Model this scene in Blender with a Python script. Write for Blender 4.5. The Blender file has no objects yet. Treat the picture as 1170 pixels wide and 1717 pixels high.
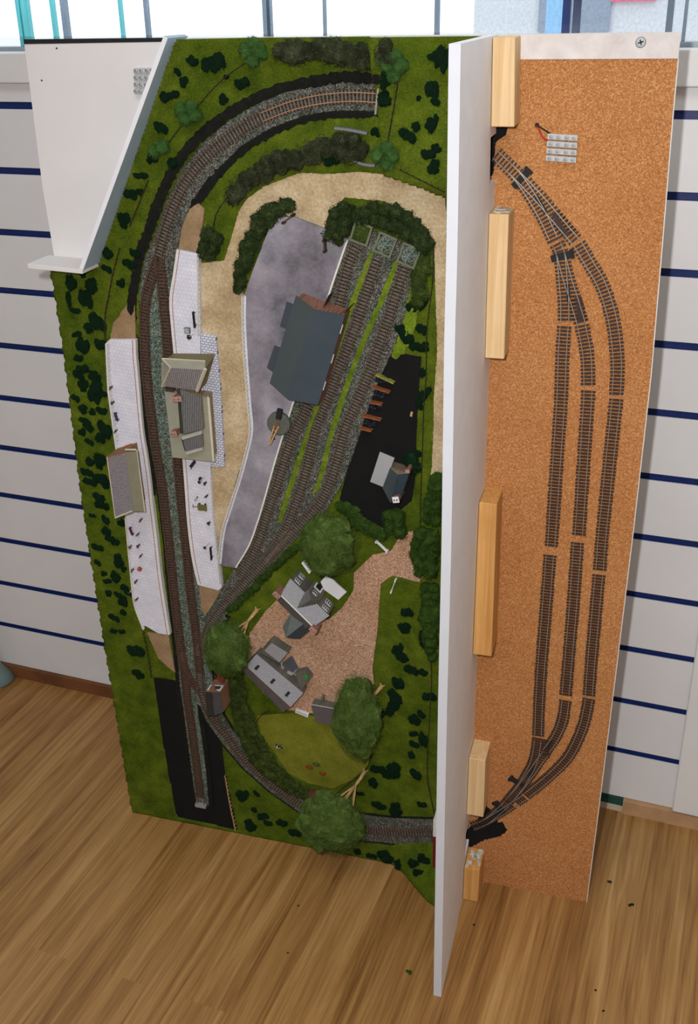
import bpy, bmesh, math, random
import numpy as np
from mathutils import Matrix, Vector, noise as mnoise
random.seed(7)
S = bpy.context.scene
COL = S.collection
# ------------------------------------------------------------------ camera and the standing board's own frame
CAM = np.array([0.33499734, -1.48328954, 1.24881627])
YAW, PIT, ROL, FPX = 0.36462875, 0.44433284, -0.01836261, 1764.96
def cam_axes():
    cy, sy, cp, sp = math.cos(YAW), math.sin(YAW), math.cos(PIT), math.sin(PIT)
    f = np.array([-sy*cp, cy*cp, -sp]); r = np.array([cy, sy, 0.0]); u = np.cross(r, f)
    c, s = math.cos(ROL), math.sin(ROL)
    return r*c+u*s, u*c-r*s, f
CR, CU, CF = cam_axes()
BO = np.array([-0.53385, -0.28258, 0.0]); BA, BL = 0.07179, -0.00998
W, H = 0.77253, 1.22301
BE = np.array([math.cos(BA), math.sin(BA), 0.0])
_n = np.array([math.sin(BA), -math.cos(BA), 0.0])
BU = np.array([0, 0, 1.0])*math.cos(BL)-_n*math.sin(BL)
BN = np.cross(BE, BU)
MB4 = Matrix([[BE[i], BU[i], BN[i], BO[i]] for i in range(3)]+[[0, 0, 0, 1]])
I4 = Matrix.Identity(4)
def ray(px, py):
    return CR*((px-585)/FPX)-CU*((py-858.5)/FPX)+CF
def at(px, py, h=0.0):
    """photo point -> (u, v, h) on the board at height h above it"""
    d = ray(px, py); t = ((BO+BN*h-CAM)@BN)/(d@BN); P = CAM+t*d-BO
    return np.array([P@BE, P@BU, h])
def atfloor(px, py, z=0.0):
    d = ray(px, py); return CAM+((z-CAM[2])/d[2])*d
def lerp(a, b, t): return a+(b-a)*t
def sst(a, b, x):
    t = np.clip((x-a)/(b-a), 0, 1); return t*t*(3-2*t)
# ------------------------------------------------------------------ object helpers
ORG = {}
def tag(o, label, cat, group=None, kind=None):
    o['label'] = label; o['category'] = cat
    if group: o['group'] = group
    if kind: o['kind'] = kind
    return o
def thing(name, label, cat, org=(0, 0, 0), group=None, frame=MB4, rot=0.0):
    o = bpy.data.objects.new(name, None); COL.objects.link(o)
    o.empty_display_size = 0.01
    o.matrix_world = frame @ Matrix.Translation(Vector(org)) @ Matrix.Rotation(rot, 4, 'Z')
    ORG[o] = np.array(org, float)
    return tag(o, label, cat, group)
class MB:
    def __init__(s): s.v = []; s.f = []; s.m = []; s.n = 0
    def add(s, verts, faces, mi=0):
        b = s.n; s.v.extend([tuple(map(float, p)) for p in verts]); s.n += len(verts)
        s.f.extend([tuple(b+i for i in f) for f in faces]); s.m.extend([mi]*len(faces)); return s
    def hexa(s, p, mi=0):   # 8 points: bottom ring then top ring
        return s.add(p, [(3, 2, 1, 0), (4, 5, 6, 7), (0, 1, 5, 4), (1, 2, 6, 5), (2, 3, 7, 6), (3, 0, 4, 7)], mi)
    def box(s, x0, x1, y0, y1, z0, z1, mi=0):
        return s.hexa([(x0, y0, z0), (x1, y0, z0), (x1, y1, z0), (x0, y1, z0), (x0, y0, z1), (x1, y0, z1), (x1, y1, z1), (x0, y1, z1)], mi)
    def obox(s, c, dx, ax, ln, wd, z0, z1, mi=0):   # oriented box: centre c, unit direction dx (2d)
        a = np.array(dx, float)[:2]; a = a/np.linalg.norm(a); b = np.array([-a[1], a[0]]); c = np.array(c[:2])
        q = [c-a*ln/2-b*wd/2, c+a*ln/2-b*wd/2, c+a*ln/2+b*wd/2, c-a*ln/2+b*wd/2]
        return s.hexa([(p[0], p[1], z0) for p in q]+[(p[0], p[1], z1) for p in q], mi)
    def prism(s, poly, z0, z1, mi=0, side=None):
        n = len(poly); area = sum(poly[i][0]*poly[(i+1) % n][1]-poly[(i+1) % n][0]*poly[i][1] for i in range(n))
        if area < 0: poly = poly[::-1]
        zz = z1 if hasattr(z1, '__len__') else [z1]*n
        if area < 0 and hasattr(z1, '__len__'): zz = zz[::-1]
        b = s.n
        s.add([(p[0], p[1], z0) for p in poly]+[(p[0], p[1], z) for p, z in zip(poly, zz)], [])
        s.f.append(tuple(b+n+i for i in range(n))); s.m.append(mi)
        s.f.append(tuple(b+n-1-i for i in range(n))); s.m.append(mi)
        for i in range(n):
            j = (i+1) % n; s.f.append((b+i, b+j, b+n+j, b+n+i)); s.m.append(mi if side is None else side)
        return s
    def tube(s, pts, r, k=6, mi=0, cap=True):
        pts = [np.array(p, float) for p in pts]; n = len(pts); rings = []
        rr = r if hasattr(r, '__len__') else [r]*n
        for i, p in enumerate(pts):
            d = pts[min(i+1, n-1)]-pts[max(i-1, 0)]; d = d/(np.linalg.norm(d)+1e-12)
            a = np.cross(d, [0.3, 0.2, 0.93] if abs(d[2]) < .9 else [1, 0, 0]); a /= np.linalg.norm(a); b = np.cross(d, a)
            rings.append([p+rr[i]*(a*math.cos(2*math.pi*j/k)+b*math.sin(2*math.pi*j/k)) for j in range(k)])
        v = [q for g in rings for q in g]
        f = [(i*k+j, i*k+(j+1) % k, (i+1)*k+(j+1) % k, (i+1)*k+j) for i in range(n-1) for j in range(k)]
        if cap: f += [tuple(range(k-1, -1, -1)), tuple((n-1)*k+j for j in range(k))]
        return s.add(v, f, mi)
    def lathe(s, c, prof, k=16, mi=0):
        v = []; n = len(prof)
        for r, z in prof: v += [(c[0]+r*math.cos(2*math.pi*j/k), c[1]+r*math.sin(2*math.pi*j/k), c[2]+z) for j in range(k)]
        f = [(i*k+j, i*k+(j+1) % k, (i+1)*k+(j+1) % k, (i+1)*k+j) for i in range(n-1) for j in range(k)]
        f += [tuple(range(k-1, -1, -1)), tuple((n-1)*k+j for j in range(k))]
        return s.add(v, f, mi)
    def poly(s, pts, mi=0): return s.add(pts, [tuple(range(len(pts)))], mi)
    def mesh(s, name, mats, off=(0, 0, 0), smooth=False, recalc=True):
        me = bpy.data.meshes.new(name)
        v = (np.array(s.v, float).reshape(-1, 3)-np.array(off)).tolist()
        me.from_pydata(v, [], s.f)
        for m in (mats if isinstance(mats, (list, tuple)) else [mats]): me.materials.append(m)
        me.polygons.foreach_set('material_index', s.m)
        if smooth: me.polygons.foreach_set('use_smooth', [True]*len(s.f))
        if recalc:
            bm = bmesh.new(); bm.from_mesh(me); bmesh.ops.recalc_face_normals(bm, faces=bm.faces); bm.to_mesh(me); bm.free()
        me.update(); return me
    def build(s, name, mats, parent=None, org=None, frame=MB4, smooth=False, bevel=0, recalc=True):
        if parent is not None:
            o = bpy.data.objects.new(name, s.mesh(name, mats, ORG[parent], smooth, recalc)); o.parent = parent; ORG[o] = ORG[parent]
        else:
            if org is None: org = np.mean(np.array(s.v), 0); org[2] = min(p[2] for p in s.v)
            o = bpy.data.objects.new(name, s.mesh(name, mats, org, smooth, recalc))
            o.matrix_world = frame @ Matrix.Translation(Vector(org)); ORG[o] = np.array(org, float)
        COL.objects.link(o)
        if bevel:
            b = o.modifiers.new('bevel', 'BEVEL'); b.width = bevel; b.segments = 2; b.limit_method = 'ANGLE'
        return o
# ------------------------------------------------------------------ materials
def srgb(r, g, b):
    f = lambda c: (c/255/12.92) if c/255 <= .04045 else ((c/255+.055)/1.055)**2.4
    return (f(r), f(g), f(b), 1)
class NT:
    def __init__(s, name):
        s.mat = bpy.data.materials.new(name); s.mat.use_nodes = True; s.t = s.mat.node_tree; s.n = s.t.nodes; s.l = s.t.links
        s.b = s.n['Principled BSDF']; s.co = s.n.new('ShaderNodeTexCoord')
    def link(s, a, b): s.l.new(a, b)
    def mapping(s, scale=(1, 1, 1), rot=(0, 0, 0), src='Object'):
        m = s.n.new('ShaderNodeMapping'); m.inputs['Scale'].default_value = scale; m.inputs['Rotation'].default_value = rot
        s.link(s.co.outputs[src], m.inputs['Vector']); return m.outputs['Vector']
    def noise(s, vec, scale, detail=4, rough=.6, dist=0):
        x = s.n.new('ShaderNodeTexNoise'); x.inputs['Scale'].default_value = scale; x.inputs['Detail'].default_value = detail
        x.inputs['Roughness'].default_value = rough; x.inputs['Distortion'].default_value = dist; s.link(vec, x.inputs['Vector']); return x.outputs['Fac']
    def voro(s, vec, scale, out='Color'):
        x = s.n.new('ShaderNodeTexVoronoi'); x.inputs['Scale'].default_value = scale; s.link(vec, x.inputs['Vector']); return x.outputs[out]
    def bw(s, c):
        x = s.n.new('ShaderNodeSeparateColor'); s.link(c, x.inputs[0]); return x.outputs[0]
    def ramp(s, fac, stops, interp='LINEAR'):
        r = s.n.new('ShaderNodeValToRGB'); r.color_ramp.interpolation = interp; e = r.color_ramp.elements
        e[0].position, e[0].color = stops[0]; e[1].position, e[1].color = stops[-1]
        for p, c in stops[1:-1]: q = e.new(p); q.color = c
        s.link(fac, r.inputs[0]); return r.outputs[0]
    def mix(s, fac, a, b, mode='MIX'):
        m = s.n.new('ShaderNodeMix'); m.data_type = 'RGBA'; m.blend_type = mode
        for inp, val in ((m.inputs[0], fac), (m.inputs[6], a), (m.inputs[7], b)):
            if hasattr(val, 'is_output'): s.link(val, inp)
            else: inp.default_value = val
        return m.outputs[2]
    def bump(s, fac, strength=.3, dist=.001):
        b = s.n.new('ShaderNodeBump'); b.inputs['Strength'].default_value = strength; b.inputs['Distance'].default_value = dist
        s.link(fac, b.inputs['Height']); s.link(b.outputs[0], s.b.inputs['Normal'])
    def done(s, col, rough=.7, spec=.3, metal=0):
        if hasattr(col, 'is_output'): s.link(col, s.b.inputs['Base Color'])
        else: s.b.inputs['Base Color'].default_value = col
        s.b.inputs['Roughness'].default_value = rough; s.b.inputs['Specular IOR Level'].default_value = spec; s.b.inputs['Metallic'].default_value = metal
        return s.mat
def g4(k): return (k, k, k, 1)
_P = {}
def plain(rgb, rough=.7, var=.12, scale=60, spec=.3, metal=0, name=None):
    key = (rgb, rough, var, scale, metal)
    if key in _P: return _P[key]
    t = NT(name or 'paint'); n = t.noise(t.mapping(), scale, 3)
    c = srgb(*rgb); lo = tuple(x*(1-var*1.6) for x in c[:3])+(1,); hi = tuple(min(1, x*(1+var)) for x in c[:3])+(1,)
    _P[key] = t.done(t.ramp(n, [(.25, lo), (.75, hi)]), rough, spec, metal); return _P[key]
def mottled(name, stops, s1, s2, mixf=.5, rough=.9, bump=.5, bdist=.0008, spec=.1, big=None):
    t = NT(name); v = t.mapping(); a = t.noise(v, s1, 5, .7); b = t.noise(v, s2, 3, .6)
    f = t.mix(mixf, a, b); f = t.bw(f)
    c = t.ramp(f, stops)
    if big: c = t.mix(t.ramp(t.noise(v, big[0], 3), [(.35, g4(0)), (.7, g4(1))]), c, t.mix(1.0, c, big[1], 'MULTIPLY'))
    if bump: t.bump(a, bump, bdist)
    return t.done(c, rough, spec)
def cells(name, stops, scale, rough=.9, bump=.6, spec=.15, tint=None):
    t = NT(name); v = t.mapping(); c = t.bw(t.voro(v, scale)); n = t.noise(v, scale*.12, 4)
    f = t.bw(t.mix(.35, c, n)); col = t.ramp(f, stops)
    if tint: col = t.mix(t.ramp(t.noise(v, tint[0], 3), [(.42, g4(0)), (.62, g4(1))]), col, t.mix(1.0, col, tint[1], 'MULTIPLY'))
    t.bump(c, bump, .0007); return t.done(col, rough, spec)
M = {}
GR = [(.28, srgb(36, 48, 8)), (.45, srgb(78, 94, 20)), (.6, srgb(108, 120, 30)), (.78, srgb(146, 152, 52))]
M['grass'] = mottled('static_grass', GR, 520, 38, .42, bump=.8, bdist=.0015, big=(9, (.62, .74, .55, 1)))
M['lawn'] = mottled('lawn_flock', [(.3, srgb(78, 84, 20)), (.5, srgb(116, 118, 36)), (.75, srgb(154, 152, 62))], 600, 30, .4, bump=.5)
M['strip_grass'] = mottled('weed_flock', [(.3, srgb(58, 78, 14)), (.5, srgb(104, 126, 30)), (.75, srgb(158, 176, 60))], 500, 60, .4, bump=.6)
M['blade'] = mottled('grass_blade', [(.25, srgb(42, 56, 10)), (.5, srgb(98, 114, 28)), (.75, srgb(160, 166, 62))], 700, 40, .5, bump=0, big=(9, (.62, .74, .55, 1)))
def foliage(name, a, b, c, s1=420): return mottled(name, [(.3, srgb(*a)), (.5, srgb(*b)), (.72, srgb(*c))], s1, 90, .4, bump=.9, bdist=.002)
M['bush'] = foliage('dark_flock', (7, 26, 15), (18, 46, 27), (46, 80, 46))
M['bush_soft'] = foliage('mid_flock', (24, 46, 14), (54, 80, 28), (92, 120, 52), 800)
M['tree'] = foliage('tree_flock', (38, 56, 18), (84, 108, 46), (142, 164, 92), 900)
M['tree_light'] = foliage('light_flock', (34, 66, 26), (70, 108, 50), (116, 150, 84), 900)
M['hedge'] = foliage('hedge_flock', (14, 26, 12), (46, 60, 30), (96, 106, 64))
M['thicket'] = foliage('thicket_flock', (24, 28, 18), (56, 62, 40), (118, 122, 92), 800)
M['scrub'] = foliage('scrub_flock', (28, 38, 14), (60, 74, 30), (104, 116, 56))
M['cork'] = None
t = NT('cork_sheet'); v = t.mapping(); f1 = t.bw(t.voro(v, 900)); f2 = t.noise(v, 420, 5, .7)
c = t.ramp(t.bw(t.mix(.5, f1, f2)), [(.2, srgb(150, 94, 50)), (.45, srgb(182, 122, 72)), (.62, srgb(194, 134, 82)), (.85, srgb(226, 178, 124))])
c = t.mix(t.ramp(t.noise(v, 7, 4), [(.4, g4(0)), (.75, g4(.7))]), c, t.mix(1, c, (.86, .78, .7, 1), 'MULTIPLY'))
t.bump(f2, .35, .0006); M['cork'] = t.done(c, .85, .2)
M['ballast'] = cells('ballast_chips', [(.2, srgb(38, 37, 34)), (.45, srgb(80, 78, 71)), (.68, srgb(106, 104, 96)), (.9, srgb(160, 158, 150))], 900, tint=(26, (.78, .95, .85, 1)))
M['ballast_green'] = cells('green_grey_ballast', [(.2, srgb(44, 52, 46)), (.45, srgb(80, 94, 84)), (.65, srgb(106, 120, 108)), (.88, srgb(166, 178, 168))], 900, tint=(26, (1.0, .92, .85, 1)))
M['black'] = plain((15, 15, 15), .9, .25, 40, name='matt_black_paint')
M['shoulder'] = plain((20, 21, 15), .95, .4, 120, name='dark_ballast_shoulder')
M['sand'] = mottled('sandy_track', [(.25, srgb(138, 116, 84)), (.5, srgb(192, 170, 134)), (.75, srgb(236, 220, 188))], 320, 26, .45, bump=.5, big=(14, (.86, .82, .76, 1)))
M['ramp'] = mottled('ramp_earth', [(.25, srgb(116, 92, 66)), (.5, srgb(154, 126, 94)), (.75, srgb(186, 162, 130))], 520, 40, .4, bump=.5)
M['gravel'] = cells('brown_gravel', [(.2, srgb(134, 96, 72)), (.5, srgb(192, 150, 120)), (.7, srgb(216, 178, 148)), (.9, srgb(242, 216, 194))], 1300, bump=.5, tint=(12, (.9, .86, .8, 1)))
M['concrete'] = mottled('stained_concrete', [(.34, srgb(98, 96, 102)), (.5, srgb(152, 149, 158)), (.64, srgb(190, 188, 198))], 26, 9, .5, .8, .1, big=(13, (.72, .66, .66, 1)))
def bricks(name, a, b, mortar, sx, sy, ms=.06, rough=.8, rot=0, var=None):
    t = NT(name); v = t.mapping(rot=(0, 0, rot)); x = t.n.new('ShaderNodeTexBrick'); x.inputs['Color1'].default_value = srgb(*a); x.inputs['Color2'].default_value = srgb(*b)
    x.inputs['Mortar'].default_value = srgb(*mortar); x.inputs['Scale'].default_value = 1; x.inputs['Brick Width'].default_value = sx; x.inputs['Row Height'].default_value = sy
    x.inputs['Mortar Size'].default_value = ms*sy; t.link(v, x.inputs['Vector'])
    c = t.mix(t.ramp(t.noise(v, 60, 4), [(.3, g4(0)), (.75, g4(1))]), x.outputs['Color'], t.mix(1, x.outputs['Color'], (.84, .84, .86, 1), 'MULTIPLY'))
    return t.done(c, rough, .25)
M['paving'] = bricks('platform_paving', (226, 225, 236), (233, 232, 241), (212, 211, 222), .0052, .0052, .08, rot=.1)
M['cobble'] = bricks('paved_blocks', (214, 216, 226), (230, 230, 238), (130, 134, 156), .0052, .0036, .12, rot=.1)
M['kerb'] = plain((226, 222, 214), .7, .06, 200, name='whitewashed_edge')
M['brickline'] = plain((176, 140, 128), .8, .2, 300, name='pink_brick')
M['brick'] = bricks('red_brick', (128, 74, 56), (150, 96, 76), (158, 138, 124), .0030, .0011, .12)
M['stone'] = bricks('buff_stone', (166, 146, 116), (150, 130, 100), (132, 118, 96), .0040, .0016, .1)
M['greystone'] = bricks('grey_stone', (98, 96, 86), (116, 112, 100), (84, 82, 74), .0034, .0016, .12)
def slate(name, a, b, rot):
    t = NT(name); v = t.mapping(scale=(1, 1, 1), rot=(0, 0, rot)); w = t.n.new('ShaderNodeTexWave'); w.inputs['Scale'].default_value = 110; w.inputs['Distortion'].default_value = 2.5; w.inputs['Detail'].default_value = 3
    w.inputs['Detail Scale'].default_value = 3; t.link(v, w.inputs['Vector'])
    f = t.bw(t.mix(.5, w.outputs['Fac'], t.noise(v, 300, 4)))
    return t.done(t.ramp(f, [(.25, srgb(*a)), (.75, srgb(*b))]), .8, .2)
M['slate'] = slate('slate_roof', (104, 100, 100), (158, 152, 152), 0.1)
M['slate_b'] = slate('slate_roof_rows', (104, 100, 104), (160, 154, 158), 1.65)
M['slate_dark'] = slate('dark_slate_roof', (84, 84, 84), (118, 116, 114), 0.1)
M['slate_pale'] = slate('pale_slate_roof', (136, 136, 140), (168, 168, 172), 1.0)
M['cream'] = plain((154, 152, 134), .75, .06, 90, name='cream_card')
M['cream_lt'] = plain((210, 203, 180), .75, .06, 90, name='pale_cream_card')
M['greyroof'] = plain((64, 75, 84), .75, .06, 30, name='blue_grey_card_roof')
M['greyroof_l'] = plain((164, 166, 168), .75, .05, 30, name='light_grey_card_roof')
M['purple'] = plain((104, 98, 100), .8, .1, 90, name='purple_grey_roof')
M['white'] = plain((230, 226, 224), .45, .03, 8, name='white_paint')
M['whitecard'] = plain((236, 236, 240), .7, .02, 50, name='white_card')
M['whitewood'] = plain((244, 241, 240), .6, .03, 30, name='white_melamine')
M['edge_toned'] = plain((211, 214, 221), .5, .02, 30, name='edge_toned_for_flash')  # divider edge toned darker than its sides to hold back the flash
M['blue'] = plain((176, 196, 212), .7, .07, 20, name='sky_blue_paint')
M['rust'] = plain((92, 66, 54), .8, .2, 200, name='rusty_rail')
M['copper'] = plain((206, 150, 112), .35, .1, 200, metal=.6, name='polished_rail_top')
M['sleeper'] = plain((92, 70, 57), .85, .3, 260, name='brown_sleeper')
M['sleeper_grey'] = plain((110, 102, 90), .85, .3, 260, name='weathered_sleeper')
M['infill'] = cells('oily_ballast', [(.2, srgb(30, 26, 22)), (.6, srgb(58, 52, 45)), (.9, srgb(104, 98, 88))], 900)
M['sleeper_new'] = plain((66, 48, 42), .6, .15, 260, name='plastic_sleeper')
M['steel'] = plain((176, 170, 160), .35, .1, 200, metal=.7, name='nickel_rail')
M['dark'] = plain((34, 34, 36), .7, .2, 100, name='dark_plastic')
M['fence'] = plain((58, 48, 32), .9, .3, 200, name='brown_fence')
M['trunk'] = plain((196, 160, 108), .8, .2, 160, name='wire_trunk')
M['skin'] = plain((214, 170, 140), .7, .05, name='figure_face')
M['lead'] = plain((170, 166, 158), .7, .06, name='ridge_lead')
M['rustboard'] = plain((150, 86, 44), .85, .3, 160, name='rusty_board')
M['coal'] = cells('coal_lumps', [(.3, srgb(10, 12, 18)), (.7, srgb(34, 38, 50)), (.95, srgb(120, 124, 140))], 900)
def pine(name, a, b):
    t = NT(name); v = t.mapping(scale=(130, 4, 90)); n = t.noise(v, 1.0, 4, .6, .6); n2 = t.noise(t.mapping(), 18, 3)
    c = t.ramp(n, [(.3, srgb(*a)), (.7, srgb(*b))]); c = t.mix(t.ramp(n2, [(.5, g4(0)), (.8, g4(.5))]), c, srgb(*a)); t.bump(n, .1, .0005); return t.done(c, .6, .3)
M['pine'] = pine('planed_pine', (214, 176, 124), (240, 210, 164))
M['pine_o'] = pine('orange_pine', (196, 138, 74), (232, 178, 108))
M['flake'] = mottled('flaking_white_paint', [(.4, srgb(170, 160, 140)), (.55, srgb(222, 218, 208)), (.7, srgb(240, 238, 232))], 260, 80, .5, bump=.6)
M['battenwhite'] = mottled('brushed_white_paint', [(.3, srgb(206, 196, 192)), (.6, srgb(230, 224, 220)), (.75, srgb(240, 238, 236))], 60, 20, .5, .5, .1)
M['clear'] = plain((190, 191, 190), .25, .08, 300, .6, name='milky_plastic')
M['zinc'] = plain((150, 152, 154), .5, .1, 200, metal=.5, name='zinc_plated')
# ------------------------------------------------------------------ terrain
def pxpoly(pts, h=.005): return np.array([at(x, y, h)[:2] for x, y in pts])
def inside(poly, U, V):
    r = np.zeros(U.shape, bool); n = len(poly)
    for i in range(n):
        x0, y0 = poly[i]; x1, y1 = poly[(i+1) % n]
        if y0 == y1: continue
        c = ((y0 > V) != (y1 > V)) & (U < (x1-x0)*(V-y0)/(y1-y0)+x0); r ^= c
    return r
UPA, UPB = at(281, 64, .056)[:2], at(139, 453, .056)[:2]       # foot of the blue corner backscene (it stands square to the board)
UPD = (UPB-UPA)/np.linalg.norm(UPB-UPA); UPN = np.array([-UPD[1], UPD[0]])
if UPN[0] < 0: UPN = -UPN
PORT = at(634, 160, .01)[:2]
def nz(U, V, f, s=0):
    U = np.asarray(U, float); V = np.asarray(V, float)
    return (np.sin(U*f*1.7+V*f*.9+s)+np.sin(U*f*-.8+V*f*1.9+s*2.1)+np.sin(U*f*2.9+V*f*-2.3+s*.7)+np.sin(U*f*4.1+V*f*3.7+s*1.3))*.25
def terr(U, V):
    U = np.asarray(U, float); V = np.asarray(V, float)
    h = .0042+.0006*nz(U, V, 90)+.0004*nz(U, V, 260, 2)
    d = (U-UPA[0])*UPN[0]+(V-UPA[1])*UPN[1]; s = (U-UPA[0])*UPD[0]+(V-UPA[1])*UPD[1]; L = np.linalg.norm(UPB-UPA)
    a = .030-.020*np.clip(s/L, 0, 1.0); a = a*np.where(s > L, np.exp(-((s-L)/.1)**2), 1)
    h = h+np.maximum(a, .0)*np.exp(-(np.maximum(d, 0)/.055)**2)
    h = h+.004*np.exp(-(U/.03)**2)*sst(.35, .7, V)
    h = h+.026*sst(PORT[0]-.001, PORT[0]+.002, U+.1*(V-PORT[1]))*sst(1.03, 1.075, V)
    h = h+.010*sst(1.16, 1.2, V)*sst(.3, .35, U)
    h = h+.072*sst(.455, .56, U)*np.exp(-(np.maximum(V, 0)/.042)**2)
    h = h+.012*sst(.47, .57, U)*sst(.16, .22, V)*(1-sst(.40, .48, V))
    return h
def on(px, py, dh=0.0):
    h = .005
    for _ in range(6):
        p = at(px, py, h+dh); h = lerp(h, float(terr(p[0], p[1])), .8)
    p = at(px, py, h); return np.array([p[0], p[1], h])
# ------------------------------------------------------------------ zones of the scenic half (outlines as they lie on the board)
Z = {
 'lane': [(748,331),(705,310),(664,295),(603,288),(551,292),(503,290),(441,313),(414,334),(400,355),(387,402),(376,437),(337,441),(335,560),(361,567),(369,640),(375,783),(352,783),(358,868),(366,914),(378,880),(395,808),(421,731),(412,640),(408,544),(408,498),(403,450),(418,400),(440,360),(452,341),(489,365),(544,382),(551,358),(578,331),(644,337),(685,358),(719,389),(728,420),(733,589),(727,667),(727,711),(724,782),(716,833),(735,810),(750,760)],
 'yard': [(457,367),(489,363),(544,384),(582,402),(552,490),(522,585),(491,675),(463,765),(440,847),(417,914),(394,953),(367,949),(375,891),(401,808),(421,724),(412,615),(409,495),(422,457),(439,412)],
 'plat2': [(297,418),(333,426),(335,503),(336,599),(344,690),(352,777),(356,844),(362,903),(372,985),(366,990),(332,981),(322,934),(315,879),(307,772),(299,680),(291,591),(284,503)],
 'cobble': [(336,560),(361,564),(369,650),(376,783),(352,783),(343,690)],
 'plat1': [(176,577),(184,569),(226,569),(229,627),(238,720),(251,808),(262,903),(270,975),(284,1065),(265,1062),(243,1049),(238,1055),(225,1013),(219,963),(210,868),(200,800),(191,737),(180,658)],
 'river': [(256,1137),(298,1144),(325,1165),(345,1200),(369,1240),(378,1301),(397,1394),(295,1371),(276,1275)],
 'coalyard': [(652,589),(706,599),(702,649),(697,744),(700,775),(690,840),(665,860),(649,889),(615,871),(569,838),(592,750),(609,698),(630,640)],
 'gravel': [(672,896),(699,888),(692,934),(710,968),(702,976),(658,965),(638,979),(633,1054),(624,1122),(627,1146),(600,1180),(560,1205),(521,1196),(480,1190),(440,1160),(412,1092),(419,1061),(445,1025),(470,1000),(549,1040),(573,1020),(593,989),(593,961),(624,931),(655,924)],
 'lawn': [(431,1200),(500,1195),(568,1214),(626,1245),(617,1283),(590,1308),(558,1322),(517,1313),(483,1296),(459,1259),(438,1235)],
 'bal_curve': [(638,140),(575,135),(523,144),(469,158),(421,180),(380,206),(335,244),(304,286),(280,337),(258,399),(244,430),(236,470),(300,470),(298,425),(301,402),(315,358),(332,327),(363,286),(404,245),(455,214),(510,194),(558,186),(630,186)],
 'bal_main': [(241,455),(234,490),(235,555),(241,615),(249,680),(259,745),(271,830),(280,905),(286,975),(293,1050),(299,1110),(302,1150),(308,1190),(316,1250),(324,1310),(330,1350),(350,1350),(346,1300),(339,1240),(332,1195),(331,1180),(345,1190),(357,1140),(352,1095),(356,1060),(380,1035),(345,1020),(336,990),(326,940),(318,880),(310,780),(301,680),(293,600),(286,505),(296,430)],
 'bal_exit': [(331,1172),(345,1207),(372,1245),(408,1287),(452,1326),(500,1360),(545,1382),(600,1408),(660,1414),(738,1413),(776,1412),(776,1374),(738,1374),(660,1372),(610,1366),(555,1352),(512,1334),(462,1300),(420,1258),(388,1222),(366,1185),(357,1160)],
 'bal_yard': [(340,1036),(365,1000),(394,950),(417,912),(440,847),(463,765),(491,675),(522,585),(552,490),(582,402),(592,383),(652,392),(706,428),(694,480),(676,540),(657,590),(634,640),(612,700),(594,756),(574,810),(547,856),(512,888),(482,918),(442,962),(407,998),(372,1038),(352,1064)],
}
ZP = {k: pxpoly(p, .011 if k in ('plat1', 'plat2', 'cobble', 'yard') else .005) for k, p in Z.items()}
def rough(poly, step=.003, amp=.0007, seed=0):
    out = []; n = len(poly)
    for i in range(n):
        a, b = poly[i], poly[(i+1) % n]; L = np.linalg.norm(b-a); k = max(1, int(L/step))
        for j in range(k):
            p = lerp(a, b, j/k)
            out.append(p+amp*np.array([mnoise.noise(Vector((p[0]*300, p[1]*300, seed))), mnoise.noise(Vector((p[0]*300, p[1]*300, seed+9)))]))
    return np.array(out)
def shrink(poly, d):
    n = len(poly); a = sum(poly[i][0]*poly[(i+1) % n][1]-poly[(i+1) % n][0]*poly[i][1] for i in range(n)); sg = 1 if a > 0 else -1; out = []
    for i in range(n):
        t = poly[(i+1) % n]-poly[i-1]; t = t/np.linalg.norm(t); out.append(poly[i]+sg*d*np.array([-t[1], t[0]]))
    return np.array(out)
def part(o, label=None, kind=None):
    if label: o['label'] = label
    if kind: o['kind'] = kind
    return o
def zone(key, z1, mat, name, label, cat, amp=.0007, kind=None, z0=.0005, side=None):
    m = MB().prism([tuple(p) for p in rough(ZP[key], .003, amp, sum(map(ord, key)) % 7)], z0, z1, 0, side)
    return part(m.build(name, mat, bb), label, kind)
bb = thing('layout_board', 'upright model railway baseboard standing on the laminate floor', 'model railway', (W/2, 0, 0))
# ground cover
nu, nv = 200, 410
us = np.linspace(0, .578, nu); vs = np.linspace(0, H, nv)
EDGE = [(0, -.001), (.06, -.003), (.2, -.0055), (.35, -.009), (.5, -.010), (.62, -.0095), (.75, -.006), (.9, -.002), (1.0, 0), (1.23, 0)]
ue = np.interp(vs, [a for a, b in EDGE], [b for a, b in EDGE])
UU = np.zeros((nv, nu)); VV = np.zeros((nv, nu))
for j, vv in enumerate(vs):
    UU[j] = ue[j]+(us/.578)*(.578-ue[j]); VV[j] = vv
UU[:, 0] += .0012*np.sin(vs*240)+.0008*np.sin(vs*610)
HH = terr(UU, VV)
maskz = np.zeros(UU.shape, bool)
for k in ZP:
    ins = inside(ZP[k], UU, VV)
    maskz |= ins
    HH = np.where(ins, np.minimum(HH, .0008 if k == 'river' else .0028), HH)
left_of = ((UU-UPA[0])*UPN[0]+(VV-UPA[1])*UPN[1] < 0.001) & (VV > UPB[1]-.002)
idx = np.arange(nu*nv).reshape(nv, nu)
m = MB(); m.v = [tuple(p) for p in np.stack([UU, VV, HH], -1).reshape(-1, 3)]; m.n = len(m.v)
keep = ~(left_of[:-1, :-1] & left_of[1:, 1:])
fl = np.stack([idx[:-1, :-1], idx[:-1, 1:], idx[1:, 1:], idx[1:, :-1]], -1)[keep]
m.f = [tuple(map(int, q)) for q in fl]; m.m = [0]*len(m.f)
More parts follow.
